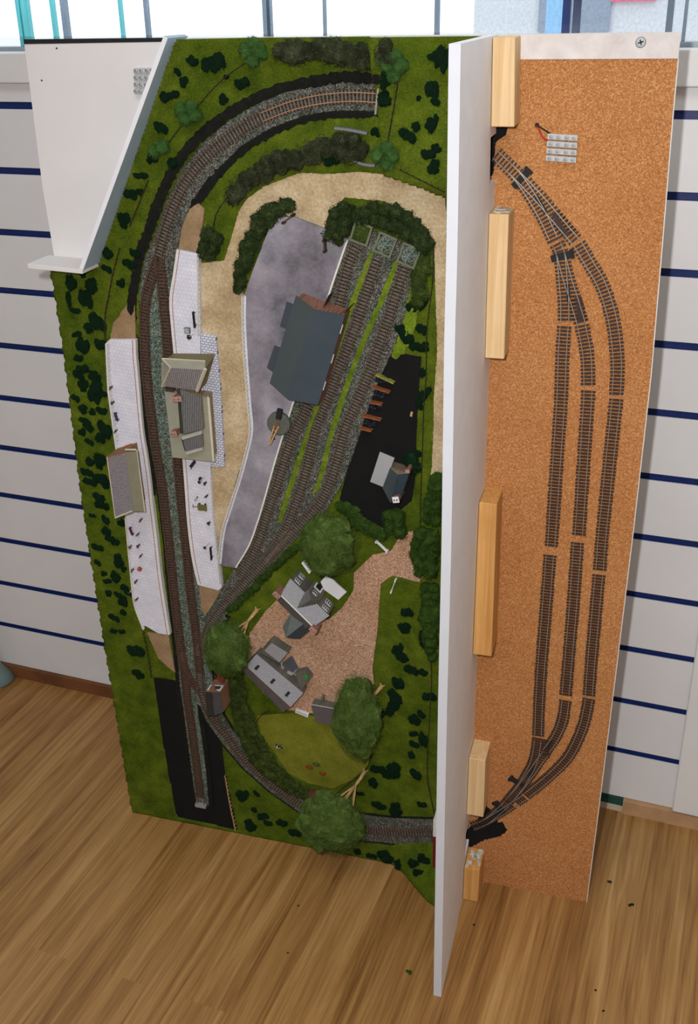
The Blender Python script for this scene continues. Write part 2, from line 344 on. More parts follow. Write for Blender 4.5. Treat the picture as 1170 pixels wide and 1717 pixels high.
for ring, flip in ((list(range(nu)), 0), ([int(idx[j, 0]) for j in range(nv)], 1)):   # skirts down to the board along the near end and the left side
    b = m.n; m.add([(m.v[i][0], m.v[i][1], 0) for i in ring], [])
    for k in range(len(ring)-1):
        if flip and vs[k] > UPB[1]: break
        m.f.append((ring[k], ring[k+1], b+k+1, b+k)); m.m.append(0)
part(m.build('grass_ground', M['grass'], bb, smooth=True), 'green static grass ground of the scenic half', 'stuff')
# grass fibres
rng = np.random.default_rng(4)
N = 130000
gu = rng.uniform(-.008, .577, N); gv = rng.uniform(.0, H-.003, N)
ok = np.ones(N, bool)
for k in ZP:
    if k != 'lawn': ok &= ~inside(ZP[k], gu, gv)
ok &= ~(((gu-UPA[0])*UPN[0]+(gv-UPA[1])*UPN[1] < .004) & (gv > UPB[1]-.004))
ok &= gu > np.interp(gv, [a for a, b in EDGE], [b for a, b in EDGE])
gu, gv = gu[ok], gv[ok]; n = len(gu); gh = terr(gu, gv)-.0003
ang = rng.uniform(0, 2*np.pi, n); ln = rng.uniform(.0012, .0026, n); lean = rng.uniform(.2, .9, n); wd = rng.uniform(.00025, .0005, n)
px_, py_ = np.cos(ang), np.sin(ang); la = rng.uniform(0, 2*np.pi, n)
tri = np.zeros((n, 3, 3))
tri[:, 0] = np.stack([gu-px_*wd, gv-py_*wd, gh], -1); tri[:, 1] = np.stack([gu+px_*wd, gv+py_*wd, gh], -1)
tri[:, 2] = np.stack([gu+np.cos(la)*ln*lean, gv+np.sin(la)*ln*lean, gh+ln*np.sqrt(1-lean**2*.8)], -1)
me = bpy.data.meshes.new('grass_fibres'); me.vertices.add(3*n); me.vertices.foreach_set('co', tri.reshape(-1)); me.loops.add(3*n); me.loops.foreach_set('vertex_index', np.arange(3*n))
me.polygons.add(n); me.polygons.foreach_set('loop_start', np.arange(0, 3*n, 3)); me.materials.append(M['blade']); me.update(calc_edges=True)
o = bpy.data.objects.new('grass_fibres', me); o.parent = bb; o.location = (-W/2, 0, 0); COL.objects.link(o); part(o, 'short upright static grass fibres', 'stuff')
def ribbon(px, w, h0, h1, h=.006, follow=False):
    P = spline([(on(x, y) if follow else at(x, y, h)) for x, y in px], .004); L, R = [], []
    for i, p in enumerate(P):
        d = P[min(i+1, len(P)-1)]-P[max(i-1, 0)]; d = d[:2]/np.linalg.norm(d[:2]); nn = np.array([-d[1], d[0]])
        ww = w*(1+.5*mnoise.noise(Vector((p[0]*200, p[1]*200, 3))))*(.5+.5*min(1, min(i, len(P)-1-i)/3))
        L.append(p[:2]+nn*ww/2); R.append(p[:2]-nn*ww/2)
    m = MB()
    v = []
    for l, r in zip(L, R):
        c = (l+r)/2
        if follow:
            v += [(q[0], q[1], max(dz, float(terr(q[0], q[1]))+e_)) for q, dz, e_ in ((l, h0, .0002), (c, h1, .0013), (r, h0, .0002))]; continue
        v += [(l[0], l[1], h0), (c[0], c[1], h1), (r[0], r[1], h0)]
    n = len(L); m.add(v, [(3*i+a, 3*i+a+1, 3*i+a+4, 3*i+a+3) for i in range(n-1) for a in (0, 1)]); return m
def spline(P, step):
    P = [np.array(p, float) for p in P]; Q = [2*P[0]-P[1]]+P+[2*P[-1]-P[-2]]; D = []
    for i in range(1, len(Q)-2):
        for j in range(24):
            t = j/24; a, b, c, d = Q[i-1], Q[i], Q[i+1], Q[i+2]
            D.append(.5*((2*b)+(-a+c)*t+(2*a-5*b+4*c-d)*t*t+(-a+3*b-3*c+d)*t**3))
    D.append(P[-1]); D = np.array(D)
    for _ in range(3):   # fair the hand-read points
        D[1:-1] = .25*D[:-2]+.5*D[1:-1]+.25*D[2:]
    s = np.concatenate([[0], np.cumsum(np.linalg.norm(np.diff(D, axis=0), axis=1))]); n = max(2, int(round(s[-1]/step))+1)
    t = np.linspace(0, s[-1], n); return np.stack([np.interp(t, s, D[:, k]) for k in range(D.shape[1])], -1)
# flat zones
zone('lane', .0052, M['sand'], 'sandy_lane', 'pale sandy road curving round the goods yard to the station', 'road', .0012)
zone('yard', .0095, M['concrete'], 'goods_yard_surface', 'grey stained concrete loading yard around the dark roofed goods shed', 'yard', .0)
zone('river', .0022, M['black'], 'black_channel', 'matt black painted strip under the short spur at the bottom', 'ground', .0008)
zone('coalyard', .0052, M['black'], 'coal_yard_surface', 'matt black coal yard right of the sidings', 'yard', .0009)
zone('gravel', .0050, M['gravel'], 'gravel_courtyard', 'brown gravel drive and courtyard around the farm buildings', 'ground', .001)
zone('lawn', .0054, M['lawn'], 'farm_field', 'yellowish green lawn field below the farm barn', 'grass', .001, 'stuff')
for kk, pp in enumerate(([(638,133),(610,131),(575,129),(522,138),(464,152),(414,173),(372,199),(326,238),(293,281),(268,334),(246,396),(233,432),(227,470),(222,500),(221,560),(227,615),(236,678),(246,745),(258,830)], [(632,190),(600,189),(558,190),(510,198),(457,219),(408,249),(367,289),(336,331),(320,352)])):
    part(ribbon(pp, .012 if kk else .013, .0052, .0066, follow=True).build('dark_verge', M['shoulder'], bb), ('blackish verge along the outer side of the curve', 'blackish verge along the inner side of the curve')[kk])
ZP['sh3'] = shrink(ZP['bal_main'], -.0075)  # shoulder widened so its dark also paints the platform edge's shadow band
zone('sh3', .0050, M['shoulder'], 'dark_bed_and_shadow', 'dark ground edging the station and exit tracks with painted platform edge shadow', 'ground', .001)
zone('bal_curve', .0060, M['ballast'], 'curve_ballast', 'grey stone ballast under the curved track at the top', 'ballast', .0012, 'stuff')
zone('bal_main', .0058, M['ballast_green'], 'station_ballast', 'greenish grey ballast between the two platforms and along the exit line', 'ballast', .001, 'stuff')
zone('bal_exit', .0057, M['ballast'], 'exit_ballast', 'dull grey ballast under the exit track', 'ballast', .001, 'stuff')
ZP['sh4'] = shrink(ZP['bal_exit'], -.004)
zone('sh4', .0049, M['shoulder'], 'exit_track_bed', 'dark ground edging the exit track', 'ground', .001)
zone('bal_yard', .0059, M['ballast'], 'yard_ballast', 'grey brown ballast under the three goods sidings', 'ballast', .001, 'stuff')
for px, w, lab in (([(625,421),(598,490),(578,545),(556,612),(533,681),(510,746),(489,809),(468,876)], .0085, 'strip of bright weeds between the left and middle sidings'),
                   ([(666,436),(640,503),(614,561),(591,620),(572,675),(555,730),(535,809),(525,828)], .008, 'strip of bright weeds between the middle and right sidings')):
    part(ribbon(px, w, .0056, .0078).build('weed_strip', M['strip_grass'], bb), lab, 'stuff')
part(ribbon([(696,470),(690,520),(677,570),(660,600)], .016, .0056, .0075).build('weed_strip', M['strip_grass'], bb), 'bright weed patch right of the right siding', 'stuff')
# ------------------------------------------------------------------ tracks
def offs(P, d):
    out = []
    for i, p in enumerate(P):
        t = P[min(i+1, len(P)-1)]-P[max(i-1, 0)]; t = t[:2]/np.linalg.norm(t[:2]); out.append(np.array([p[0]-t[1]*d, p[1]+t[0]*d, p[2]]))
    return out
def railmesh(P, d, z0, z1, w=.0009):
    A, B = offs(P, d-w/2), offs(P, d+w/2); m = MB(); v = []
    for a, b in zip(A, B): v += [(a[0], a[1], z0), (b[0], b[1], z0), (b[0], b[1], z1), (a[0], a[1], z1)]
    n = len(A); f = [(4*i+k, 4*i+(k+1) % 4, 4*i+4+(k+1) % 4, 4*i+4+k) for i in range(n-1) for k in range(4)]
    f += [(3, 2, 1, 0), tuple(4*n-4+k for k in range(4))]
    return m.add(v, f)
def track(px, z, label, sl='sleeper', rl='rust', group=None, pitch=.0045, name='track', slw=.0022, sll=.0172, parent=None):
    P = spline([at(x, y, z) for x, y in px], .0015) if not isinstance(px, np.ndarray) else px
    t = parent or thing(name, label, 'track', P[len(P)//2], group)
    s = MB(); k = max(1, int(round(pitch/.0015)))
    for i in range(1, len(P)-1, k):
        d = P[i+1]-P[i-1]; nn = np.array([-d[1], d[0]])
        s.obox(P[i], nn, 0, (sll if sl == 'sleeper_new' else .0152)*random.uniform(.94, 1.04), slw, z-.0012, z+.0009)
    s.build('sleepers', M[sl], t)
    if sl != 'sleeper_new':
        A, B = offs(P[::3], -.0078), offs(P[::3], .0078); q = MB(); q.add([(a[0], a[1], z-.00012) for ab in zip(A, B) for a in ab], [(2*i, 2*i+1, 2*i+3, 2*i+2) for i in range(len(A)-1)])
        q.build('stained_infill', M['infill'], t)
    R = P[::3] if len(P) > 12 else P
    for d in (-.0047, .0047): railmesh(R, d, z+.0005, z+.0029).build('rail', M[rl] if isinstance(rl, str) else rl, t)
    return t
ZS = .0062
tc = track([(633,164),(590,162),(540,166),(490,177),(440,196),(395,223),(350,259),(315,300),(291,347),(275,395),(266,432)], ZS, 'curved track sweeping from the tunnel mouth down to the station', 'sleeper_grey', rl='rust')
P = spline([at(x, y, ZS) for x, y in [(633,164),(590,162),(540,166),(490,177),(440,196)]], .004)
for d in (-.0047, .0047): railmesh(P, d, ZS+.0027, ZS+.0031, .0010).build('polished_rail_head', M['copper'], tc)
track([(266,432),(254,466),(245,500),(242,540),(244,603),(249,663),(256,715),(260,748),(270,803),(278,867),(285,927),(291,987),(298,1047),(304,1095),(310,1133)], ZS, 'station track running beside the left platform')
track([(266,432),(270,460),(275,515),(279,555),(281,589),(288,680),(298,779),(303,832),(308,880),(315,951),(320,1000),(327,1050),(332,1095),(335,1130)], ZS, 'station track running beside the right platform and main station building')
track([(310,1133),(314,1173),(319,1206),(325,1250),(331,1294),(336,1338)], ZS, 'short straight spur track over the black strip ending at a buffer stop')
track([(335,1130),(338,1160),(349,1192),(365,1216),(385,1240),(405,1267),(436,1299),(460,1317),(483,1335),(517,1358),(560,1378),(612,1391),(670,1396),(734,1396),(774,1394)], ZS, 'exit track curving under the bottom tree to the hole in the divider', 'sleeper_grey')
track([(304,1095),(310,1120),(320,1142),(334,1158)], ZS-.0001, 'short crossover linking the two station tracks at the bottom')
track([(598,410),(585,441),(575,480),(567,516),(540,602),(512,688),(497,717),(479,765),(466,809),(449,858),(438,893),(424,930),(400,970)], ZS, 'left goods siding passing through the dark roofed shed', 'sleeper_grey')
track([(632,432),(617,480),(601,532),(585,577),(566,623),(552,662),(530,714),(525,735),(510,801),(495,845),(481,883),(463,915),(445,940)], ZS, 'middle goods siding between the two weed strips', 'sleeper_grey')
track([(679,444),(663,496),(647,545),(630,594),(614,636),(598,675),(579,717),(568,760),(553,811),(535,845),(510,873),(484,898),(458,927),(432,955),(402,986),(373,1018),(352,1048),(340,1080),(334,1100)], ZS, 'right goods siding curving down to join the station tracks', 'sleeper_grey')
ZF = .0044; FG = None
track([(946,547),(943,592),(940,675),(933,780),(924,918)], ZF, 'left fiddle yard straight, upper length beside the pine blocks', 'sleeper_new', 'steel')
track([(922,931),(915,1023),(908,1110),(904,1177),(902,1234)], ZF, 'left fiddle yard straight, lower length below the joint gap', 'sleeper_new', 'steel')
track([(975,545),(982,580),(985,606),(986,650)], ZF, 'short curved piece joining the lower points to the middle fiddle yard line', 'sleeper_new', 'steel')
track([(986,655),(984,690),(978,780),(973,857),(970,901)], ZF, 'middle fiddle yard straight, upper length', 'sleeper_new', 'steel')
track([(968,910),(961,1011),(954,1095),(948,1166)], ZF, 'middle fiddle yard straight, lower length below the joint gap', 'sleeper_new', 'steel')
track([(948,1175),(943,1208),(931,1236),(914,1260)], ZF, 'dark curved piece ending the middle fiddle yard line above the bottom points', 'sleeper_new', 'steel')
track([(969,409),(988,441),(1010,480),(1027,536),(1035,606),(1033,664)], ZF, 'curved track leading from the top points to the right fiddle yard line', 'sleeper_new', 'steel')
track([(1033,669),(1025,745),(1016,833),(1009,903),(1005,958)], ZF, 'right fiddle yard straight, upper length nearest the board edge', 'sleeper_new', 'steel')
track([(1004,964),(997,1043),(992,1100),(987,1168)], ZF, 'right fiddle yard straight, lower length nearest the board edge', 'sleeper_new', 'steel')
track([(987,1172),(984,1190),(975,1224),(953,1268),(918,1304),(881,1334)], ZF, 'curved track bringing the right fiddle yard line down to the bottom points', 'sleeper_new', 'steel')
def turnout(lab, A, B, toe, motor):
    PA = spline([at(x, y, ZF) for x, y in A], .0015); PB = spline([at(x, y, ZF) for x, y in B], .0015)
    t = thing('points', lab, 'track', PA[0]); s = MB()
    for i in range(1, len(PA)-1, 3):
        d = PA[i+1]-PA[i-1]; d = d/np.linalg.norm(d); nn = np.array([-d[1], d[0]])
        j = np.argmin(np.abs((PB[:, :2]-PA[i, :2])@d[:2])); off = float((PB[j, :2]-PA[i, :2])@nn)
        if abs(off) > .02: off = 0
        c = PA[i, :2]+nn*off/2; s.obox(c, nn, 0, .0172+abs(off), .0022, ZF-.0012, ZF+.0009)
    for i in range(1, len(PB)-1, 3):
        k = np.min(np.linalg.norm(PA[:, :2]-PB[i, :2], axis=1))
        if k > .0105:
            d = PB[i+1]-PB[i-1]; s.obox(PB[i], (-d[1], d[0]), 0, .0172, .0022, ZF-.0012, ZF+.0009)
    s.build('sleepers', M['sleeper_new'], t)
    for P in (PA, PB):
        for d in (-.0047, .0047): railmesh(P[::3], d, ZF+.0005, ZF+.0029).build('rail', M['steel'], t)
    c = at(*motor, ZF); d = PA[12]-PA[4]; nn = (-d[1], d[0])
    q = MB().obox(c, nn, 0, .024, .008, ZF-.001, ZF+.0016); q.obox(c+np.array([*(np.array(nn)/np.linalg.norm(nn)*.0125), 0]), nn, 0, .004, .011, ZF-.001, ZF+.0022)
    tb = q.build('tie_bar', M['dark'], t, bevel=.0004)
    mid = PA[len(PA)*6//10]; md = PA[len(PA)*6//10+1]-mid
    MB().obox((mid+PB[len(PB)*6//10])/2, md, 0, .02, .004, ZF, ZF+.0024).build('frog', M['dark'], t)
    return t
turnout('top points just right of the upper hole in the white divider', [(831,259),(850,277),(869,297),(890,327),(912,365),(930,404)], [(831,259),(850,277),(871,297),(904,332),(937,371),(966,405)], 0, (873,300))
turnout('second points below the top ones splitting left and middle fiddle lines', [(933,408),(940,425),(944,466),(947,508),(947,542)], [(933,408),(940,425),(951,466),(963,503),(975,543)], 0, (941,430))
turnout('bottom points fanning into the left and middle fiddle lines', [(851,1344),(872,1318),(892,1284),(899,1260),(902,1238)], [(851,1344),(873,1319),(893,1292),(904,1276),(914,1263)], 0, (868,1312))
turnout('lowest points where the fiddle tracks meet the bottom hole', [(792,1386),(812,1378),(830,1364),(851,1345)], [(792,1386),(812,1378),(845,1358),(879,1336)], 0, (838,1356))
# ------------------------------------------------------------------ baseboard, divider, blocks
MB().box(0, W, 0, H, -.012, 0).build('plywood_base', M['battenwhite'], bb)
DV = [0, .09, .41, .70, .90, 1.07, H]; DU = [.586, .5868, .5885, .5895, .589, .5866, .5835]
DV2 = [-.001, .5, .72, .95, 1.03, H+.003]
DU2 = [.5815, .5790, .5790, .5772, .5775, .5757]
RB = [(0, 0), (.2, .003), (.45, .006), (.65, .008), (.85, .0085), (1.0, .005), (1.15, .001), (H, 0)]
rv = np.linspace(0, 1.198, 60); m = MB()
poly = [(float(np.interp(v_, DV, DU))-.006, float(v_)) for v_ in (0, 1.198)]
poly = [poly[0]]+[(W+float(np.interp(v_, [a for a, b in RB], [b for a, b in RB])), float(v_)) for v_ in rv]+[poly[1]]
ck = MB().prism(poly, 0, .003).build('cork_sheet', M['cork'], bb); ck['label'] = 'speckled brown cork surface'
m = MB().prism([(W-.004, 0)]+[(W+.0012+float(np.interp(v_, [a for a, b in RB], [b for a, b in RB])), float(v_)) for v_ in rv]+[(W-.004, 1.198)], -.012, .0026)
m.build('edge_strip', M['kerb'], bb)
ws = MB().box(.588, W+.001, 1.198, H, 0, .0048).build('end_batten', M['battenwhite'], bb, bevel=.0006); ws['label'] = 'white painted end strip'
tl0, tl1 = at(50, 68, 0)[:2], at(93, 424, 0)[:2]
tri_ = [(0.0, H), (-.003, 1.05), (.0, UPB[1]-.004), (UPB[0]+.002, UPB[1]-.004), (UPA[0]+.002, H)]
wt = MB().prism(tri_, 0, .003).build('corner_panel', M['white'], bb); wt['label'] = 'white painted triangular corner of the board'
gp = MB().prism([(0, H-.0045), (.21, H-.0035), (.21, H+.001), (0, H+.001)], .0028, .0036); gp.build('paint_edge', M['dark'], bb)
for k, (x, y) in enumerate([(95, 81), (70, 135)]):
    p = at(x, y, .003); MB().lathe((p[0], p[1], .003), [(.0012, -.0005), (.0011, .0004), (.0003, .0005)], 10).build('pin_hole', M['dark'], bb)
fb = MB()
for x0, x1 in ((.02, .045), (.36, .385), (W-.045, W-.02)): fb.box(x0, x1, .03, H-.03, -.050, -.012)
for y0, y1 in ((.03, .055), (H-.055, H-.03)): fb.box(.02, W-.02, y0, y1, -.050, -.012)
fb.build('rear_frame', M['pine'], bb)
# black paint round the two holes in the cork; upper patch also blacks in the opening's dark
for px, lab in (([(819,213),(852,214),(849,225),(838,233),(830,240),(829,285),(819,300)], None), ([(780,1394),(800,1376),(812,1350),(838,1368),(832,1380),(842,1378),(850,1392),(838,1402),(812,1408),(790,1420),(782,1420)], None)):
    MB().prism([tuple(p) for p in rough(pxpoly(px, .003), .002, .0022, 3)], .002, .0034).build('black_paint_and_hole_dark', M['black'], bb)
cs = at(1074, 71, .005)
sc = thing('screw', 'cross head screw in the white strip at the top right', 'screw', cs)
sm = MB().lathe((cs[0], cs[1], .0046), [(.0052, 0), (.0054, .0008), (.0046, .0016), (.0032, .0017), (.0032, .0009), (.0001, .0009)], 20).build('screw_head', M['zinc'], sc, smooth=False)
q2 = MB(); q2.obox((cs[0], cs[1]), (1, .3), 0, .0056, .0013, .0056, .0061); q2.obox((cs[0], cs[1]), (-.3, 1), 0, .0056, .0013, .0056, .0061); q2.build('cross_slot', M['dark'], sc)
# divider (a warped sheet standing square to the board) with its two track holes
vb = sorted(set(list(np.linspace(0, H, 42))+[.082, .127, 1.072, 1.122]))
dm = MB(); DH = .232; T = .011
for a, b in zip(vb[:-1], vb[1:]):
    mid = (a+b)/2; h0 = .042 if (.082 <= mid <= .127 or 1.072 <= mid <= 1.122) else 0.0
    ring = []
    for v_ in (a, b):
        ub, un = float(np.interp(v_, DV, DU)), float(np.interp(v_, DV2, DU2))+T
        for h_ in (h0, DH): ring.append((lerp(ub, un, h_/DH), v_, h_))
    (u0, v0, h0_), (u1, v1, h1_), (u2, v2, h2_), (u3, v3, h3_) = ring
    dm.hexa([(u0-T, v0, h0_), (u0, v0, h0_), (u2, v2, h2_), (u2-T, v2, h2_), (u1-T, v1, h1_), (u1, v1, h1_), (u3, v3, h3_), (u3-T, v3, h3_)])
dv = thing('divider_board', 'tall white divider board standing out from the middle of the layout', 'board', (.585, 0, 0))
dm.build('panel', M['whitewood'], dv)
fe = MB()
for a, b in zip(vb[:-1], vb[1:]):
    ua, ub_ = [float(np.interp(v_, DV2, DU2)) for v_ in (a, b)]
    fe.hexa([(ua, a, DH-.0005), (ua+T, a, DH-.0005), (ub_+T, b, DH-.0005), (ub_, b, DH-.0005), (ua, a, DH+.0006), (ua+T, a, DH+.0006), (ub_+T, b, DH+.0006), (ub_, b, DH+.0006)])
fe.build('front_edge', M['edge_toned'], dv)['label'] = 'bluish white front edge, colour toned down for the flash'
def block(name, lab, f, h, mat, top=True):
    (x0, y0), (x1, y1) = f                      # front face, top-left and bottom-right in the photo
    a, b = at(x0, y0, h), at(x1, y1, h); u0 = max(float(np.interp((a[1]+b[1])/2, DV, DU))+.0006, min(a[0], b[0])*0)
    u1 = (at(x1, y1, h)[0]+at(x1+(2 if y1 > 700 else 6), y0, h)[0])/2 if False else None
    return a, b
def timber(lab, tl, tr, bl, br, h, mat, paint=None, vmax=None, vmin=None):
    A, B, C_, D_ = [at(x, y, h) for x, y in (tl, tr, bl, br)]
    vt = (A[1]+B[1])/2; vb_ = (C_[1]+D_[1])/2
    if vmax is not None: vt = vmax
    if vmin is not None: vb_ = vmin
    t = thing('timber_block', lab, 'wood block', ((A[0]+B[0])/2, (vt+vb_)/2, .003), 'pine blocks along the divider')
    f = lambda v_, h_: lerp(float(np.interp(v_, DV, DU)), float(np.interp(v_, DV2, DU2))+T, h_/DH)+.0006
    m = MB(); m.hexa([(f(vb_, .003), vb_, .003), (D_[0], vb_, .003), (B[0], vt, .003), (f(vt, .003), vt, .003), (f(vb_, h), vb_, h), (D_[0], vb_, h), (B[0], vt, h), (f(vt, h), vt, h)])
    o = m.build('timber', M[mat], t, bevel=.0012)
    if paint:
        q = MB(); u0, u1 = f(vt, .003)+.002, B[0]-.001
        for k in range(9):
            x = random.uniform(u0, u1); z = random.uniform(.008, h-.004); r = random.uniform(.002, .006)
            q.box(max(u0, x-r), min(u1, x+r), vt-.0003, vt+.0009, max(.004, z-r), min(h-.001, z+r))
        q.build('paint_smear', M['flake'], t, bevel=.0004)
    return t
timber('pale pine block at the very top of the divider', (830, 57), (864, 56), (828, 212), (862, 214), .046, 'pine', vmax=H-.001)
timber('long pale pine block below the upper track hole in the divider', (820, 359), (853, 359), (814, 601), (845, 602), .046, 'pine', paint=1)
timber('longest orange toned pine block halfway down the divider', (808, 844), (833, 844), (797, 1099), (824, 1100), .052, 'pine_o', paint=0)
timber('short pine block above the lower track hole in the divider', (788, 1273), (814, 1273), (786, 1368), (810, 1369), .048, 'pine', paint=0)
timber('lowest pine block resting on the floor beside the divider foot', (781, 1457), (804, 1457), (778, 1512), (801, 1512), .048, 'pine_o', paint=1, vmin=.001)
# blue corner backscene with its ledge
cb = thing('corner_backscene', 'pale blue sloping backscene strip edging the white corner', 'board', (UPA[0], UPA[1], .003))
q = [UPA-UPN*.005, UPA, UPB, UPB-UPN*.005]
MB().prism([tuple(p) for p in q], .0005, .056).build('backscene_strip', [M['blue']], cb)
q = [UPA-UPN*.0052, UPA+UPN*.0002, UPB+UPN*.0002, UPB-UPN*.0052]
MB().prism([tuple(p) for p in q], .056, .0563).build('top_edge', M['whitecard'], cb)
LA, LB = at(46, 445, .056)[:2], at(140, 453, .056)[:2]
ld = tag(MB().hexa([(LA[0], LA[1]-.004, .0031), (UPB[0]-.001, UPB[1]-.005, .0031), (UPB[0]-.001, UPB[1]+.001, .0031), (LA[0], LA[1]+.002, .0031), (LA[0], LA[1]-.004, .056), (UPB[0]-.001, UPB[1]-.005, .056), (UPB[0]-.001, UPB[1]+.001, .056), (LA[0], LA[1]+.002, .056)]).build('end_ledge', M['white'], bevel=.0005),
         'small white ledge standing out below the white corner', 'board')
# terminal blocks
def terminal(name_lab, corners, rows, wires):
    P = [at(x, y, .004) for x, y in corners]   # tl, tr, br, bl
    c = sum(P)/4; t = thing('terminal_block', name_lab, 'terminal block', (c[0], c[1], .003)); 
    for r in range(rows):
        a, b = (r+.10)/rows, (r+.90)/rows; q = [lerp(P[0], P[3], a), lerp(P[1], P[2], a), lerp(P[1], P[2], b), lerp(P[0], P[3], b)]
        m = MB().prism([(p[0], p[1]) for p in q], .003, .008)
        for s_ in (.12, .36, .64, .88):
            p = lerp(lerp(q[0], q[3], .5), lerp(q[1], q[2], .5), s_)
            m.lathe((p[0], p[1], .0078), [(.0024, 0), (.0024, .0032), (.0015, .0032), (.0014, .001), (.0001, .001)], 12)
        st = m.build('strip', M['clear'], t, bevel=.0004)
        k = MB()
        for s_ in (.12, .36, .64, .88):
            p = lerp(lerp(q[0], q[3], .5), lerp(q[1], q[2], .5), s_); k.lathe((p[0], p[1], .0088), [(.0013, 0), (.0013, .0008), (.0002, .0009)], 8)
        k.build('screws', M['zinc'], st)
    if wires:
        w0 = at(900, 210, .004)
        for mat, e, bow in (('wire_red', at(918, 236, .006), .004), ('wire_black', at(922, 224, .006), .002)):
            mid = (w0+e)/2; mid[2] = .009; mid[0] += bow*.3; mid[1] -= bow if mat == 'wire_red' else -bow*.2
            MB().tube(spline([w0, mid, e], .0015), .0009, 6).build(mat, plain((190, 40, 30), .5) if mat == 'wire_red' else M['dark'], t, smooth=True)
        MB().lathe((w0[0], w0[1], .003), [(.0026, 0), (.0024, .0012), (.0004, .0014)], 12).build('wire_hole', M['dark'], t)
    return t
terminal('clear screw terminal block with red and black wires on the cork', [(919, 222), (969, 225), (966, 274), (915, 270)], 4, True)
terminal('yellowed screw terminal block on the white corner panel', [(226, 113), (262, 112), (256, 160), (227, 158)], 4, False)
# ------------------------------------------------------------------ foliage
_ico = {}
def ico(n):
    if n not in _ico:
        bm = bmesh.new(); bmesh.ops.create_icosphere(bm, subdivisions=n, radius=1); bm.verts.ensure_lookup_table()
        _ico[n] = (np.array([v.co[:] for v in bm.verts]), [tuple(v.index for v in f.verts) for f in bm.faces]); bm.free()
    return _ico[n]
def lump(m, c, r, sub=2, amp=.28, fr=2.2, seed=0, rot=0):
    V, F = ico(sub); out = []
    cs_, sn = math.cos(rot), math.sin(rot)
    for p in V:
        k = 1+amp*(mnoise.noise(Vector(p*fr)+Vector((seed*3.1, seed*1.7, seed)))+.6*mnoise.noise(Vector(p*fr*3)+Vector((seed, seed*2.3, 0))))
        x, y, z = p[0]*r[0]*k, p[1]*r[1]*k, p[2]*r[2]*k
        out.append((c[0]+x*cs_-y*sn, c[1]+x*sn+y*cs_, c[2]+z))
    m.add(out, F)
def leaves(m, c, r, n, size, seed=0, rot=0, up=-.1):
    g = np.random.default_rng(seed); cs_, sn = math.cos(rot), math.sin(rot)
    for _ in range(n):
        d = g.normal(size=3); d /= np.linalg.norm(d)
        if d[2] < up: d[2] = -d[2]
        k = g.uniform(.93, 1.16); x, y, z = d*np.array(r)*k; p = np.array([c[0]+x*cs_-y*sn, c[1]+x*sn+y*cs_, c[2]+z])
        a = g.normal(size=3); a /= np.linalg.norm(a); b = np.cross(a, d); b /= np.linalg.norm(b)+1e-9; s_ = size*g.uniform(.6, 1.3)
        m.add([p-a*s_*.5, p+b*s_*.35, p+a*s_*.5], [(0, 1, 2)])
BUSHV = []
for k in range(7):
    g = random.Random(50+k); m = MB()
    for j in range(g.randint(4, 6)):
        a = g.uniform(0, 6.28); d = g.uniform(.25, .62); r = g.uniform(.38, .58)
        lump(m, (d*math.cos(a), d*math.sin(a), .25+g.uniform(0, .2)), (r, r, r*.8), 2, .55, 2.6, k*7+j)
        leaves(m, (d*math.cos(a), d*math.sin(a), .25), (r, r, r*.9), 60, .3, k*11+j)
    BUSHV.append(m.mesh('bush', M['bush']))
ORD = ['first','second','third','fourth','fifth','sixth','seventh','eighth','ninth','tenth','eleventh','twelfth','thirteenth','fourteenth','fifteenth','sixteenth','seventeenth','eighteenth','nineteenth','twentieth']
def bushes(region, items, group):
    items = sorted(items, key=lambda q: q[1])
    for i, q in enumerate(items):
        x, y, w = q[:3]; tall = q[3] if len(q) > 3 else w
        p = on(x, y, .002); s = .5*w/1170*1.0*1.12
        ppm = 1180.0-(y-700)*.38       # photo px per metre on the board, roughly
        bo = 1.16 if w < 16 else 1.0; sx = bo*.5*w/ppm; sy = bo*.5*tall/ppm
        o = bpy.data.objects.new('bush', BUSHV[(i*5+len(region)) % 7]); COL.objects.link(o)
        o.matrix_world = MB4 @ Matrix.Translation((p[0], p[1], p[2]-.0012)) @ Matrix.Diagonal((sx*1.5, sy*1.45, min(sx, sy)*.8+.001, 1)) @ Matrix.Rotation((0, 3.14)[i % 2]+random.uniform(-.5, .5), 4, 'Z')
        n = len(items)
        how = 'topmost' if i == 0 else ('lowest' if i == n-1 else (ORD[i]+' down') if i < 20 else 'low')
        sz = 'tiny' if w < 10 else 'small' if w < 15 else 'large'
        tag(o, f'{sz} dark bush, {how} {region}', 'bush', group)
bushes('on the bank between white corner and dashed fence', [(322,100,13),(341,106,13,18),(361,104,20,38),(296,121,10),(307,136,12),(276,162,13),(291,162,17)], 'bushes on the top left bank')
bushes('on the bank between dashed fence and curved track', [(407,140,19),(371,166,12),(378,128,7),(269,216,12,22),(255,264,16),(289,272,14),(236,297,20,14),(219,325,16,18),(234,323,10)], 'bushes beside the curved track')
bushes('just below the blue backscene foot', [(207,367,18,22),(181,424,14),(179,450,12,10),(226,427,13,16),(217,444,17,14),(203,475,11),(121,470,15,26),(141,460,10),(154,480,20,24)], 'bushes below the blue backscene')
bushes('left of the sandy ramp on the outer bank', [(117,504,8,20),(126,519,18,11),(144,499,15,30),(164,537,16,38),(128,558,16,12),(138,576,15,24),(149,550,14),(170,578,14,18)], 'bushes left of the upper ramp')
bushes('beside the fenced upper half of the left platform', [(131,599,11),(140,619,17),(131,630,14),(139,645,20,16),(154,628,18,14),(163,645,15,30),(160,666,17,26),(172,663,12),(127,667,10),(142,687,12),(155,691,9),(171,687,14,12)], 'bushes beside the upper left platform')
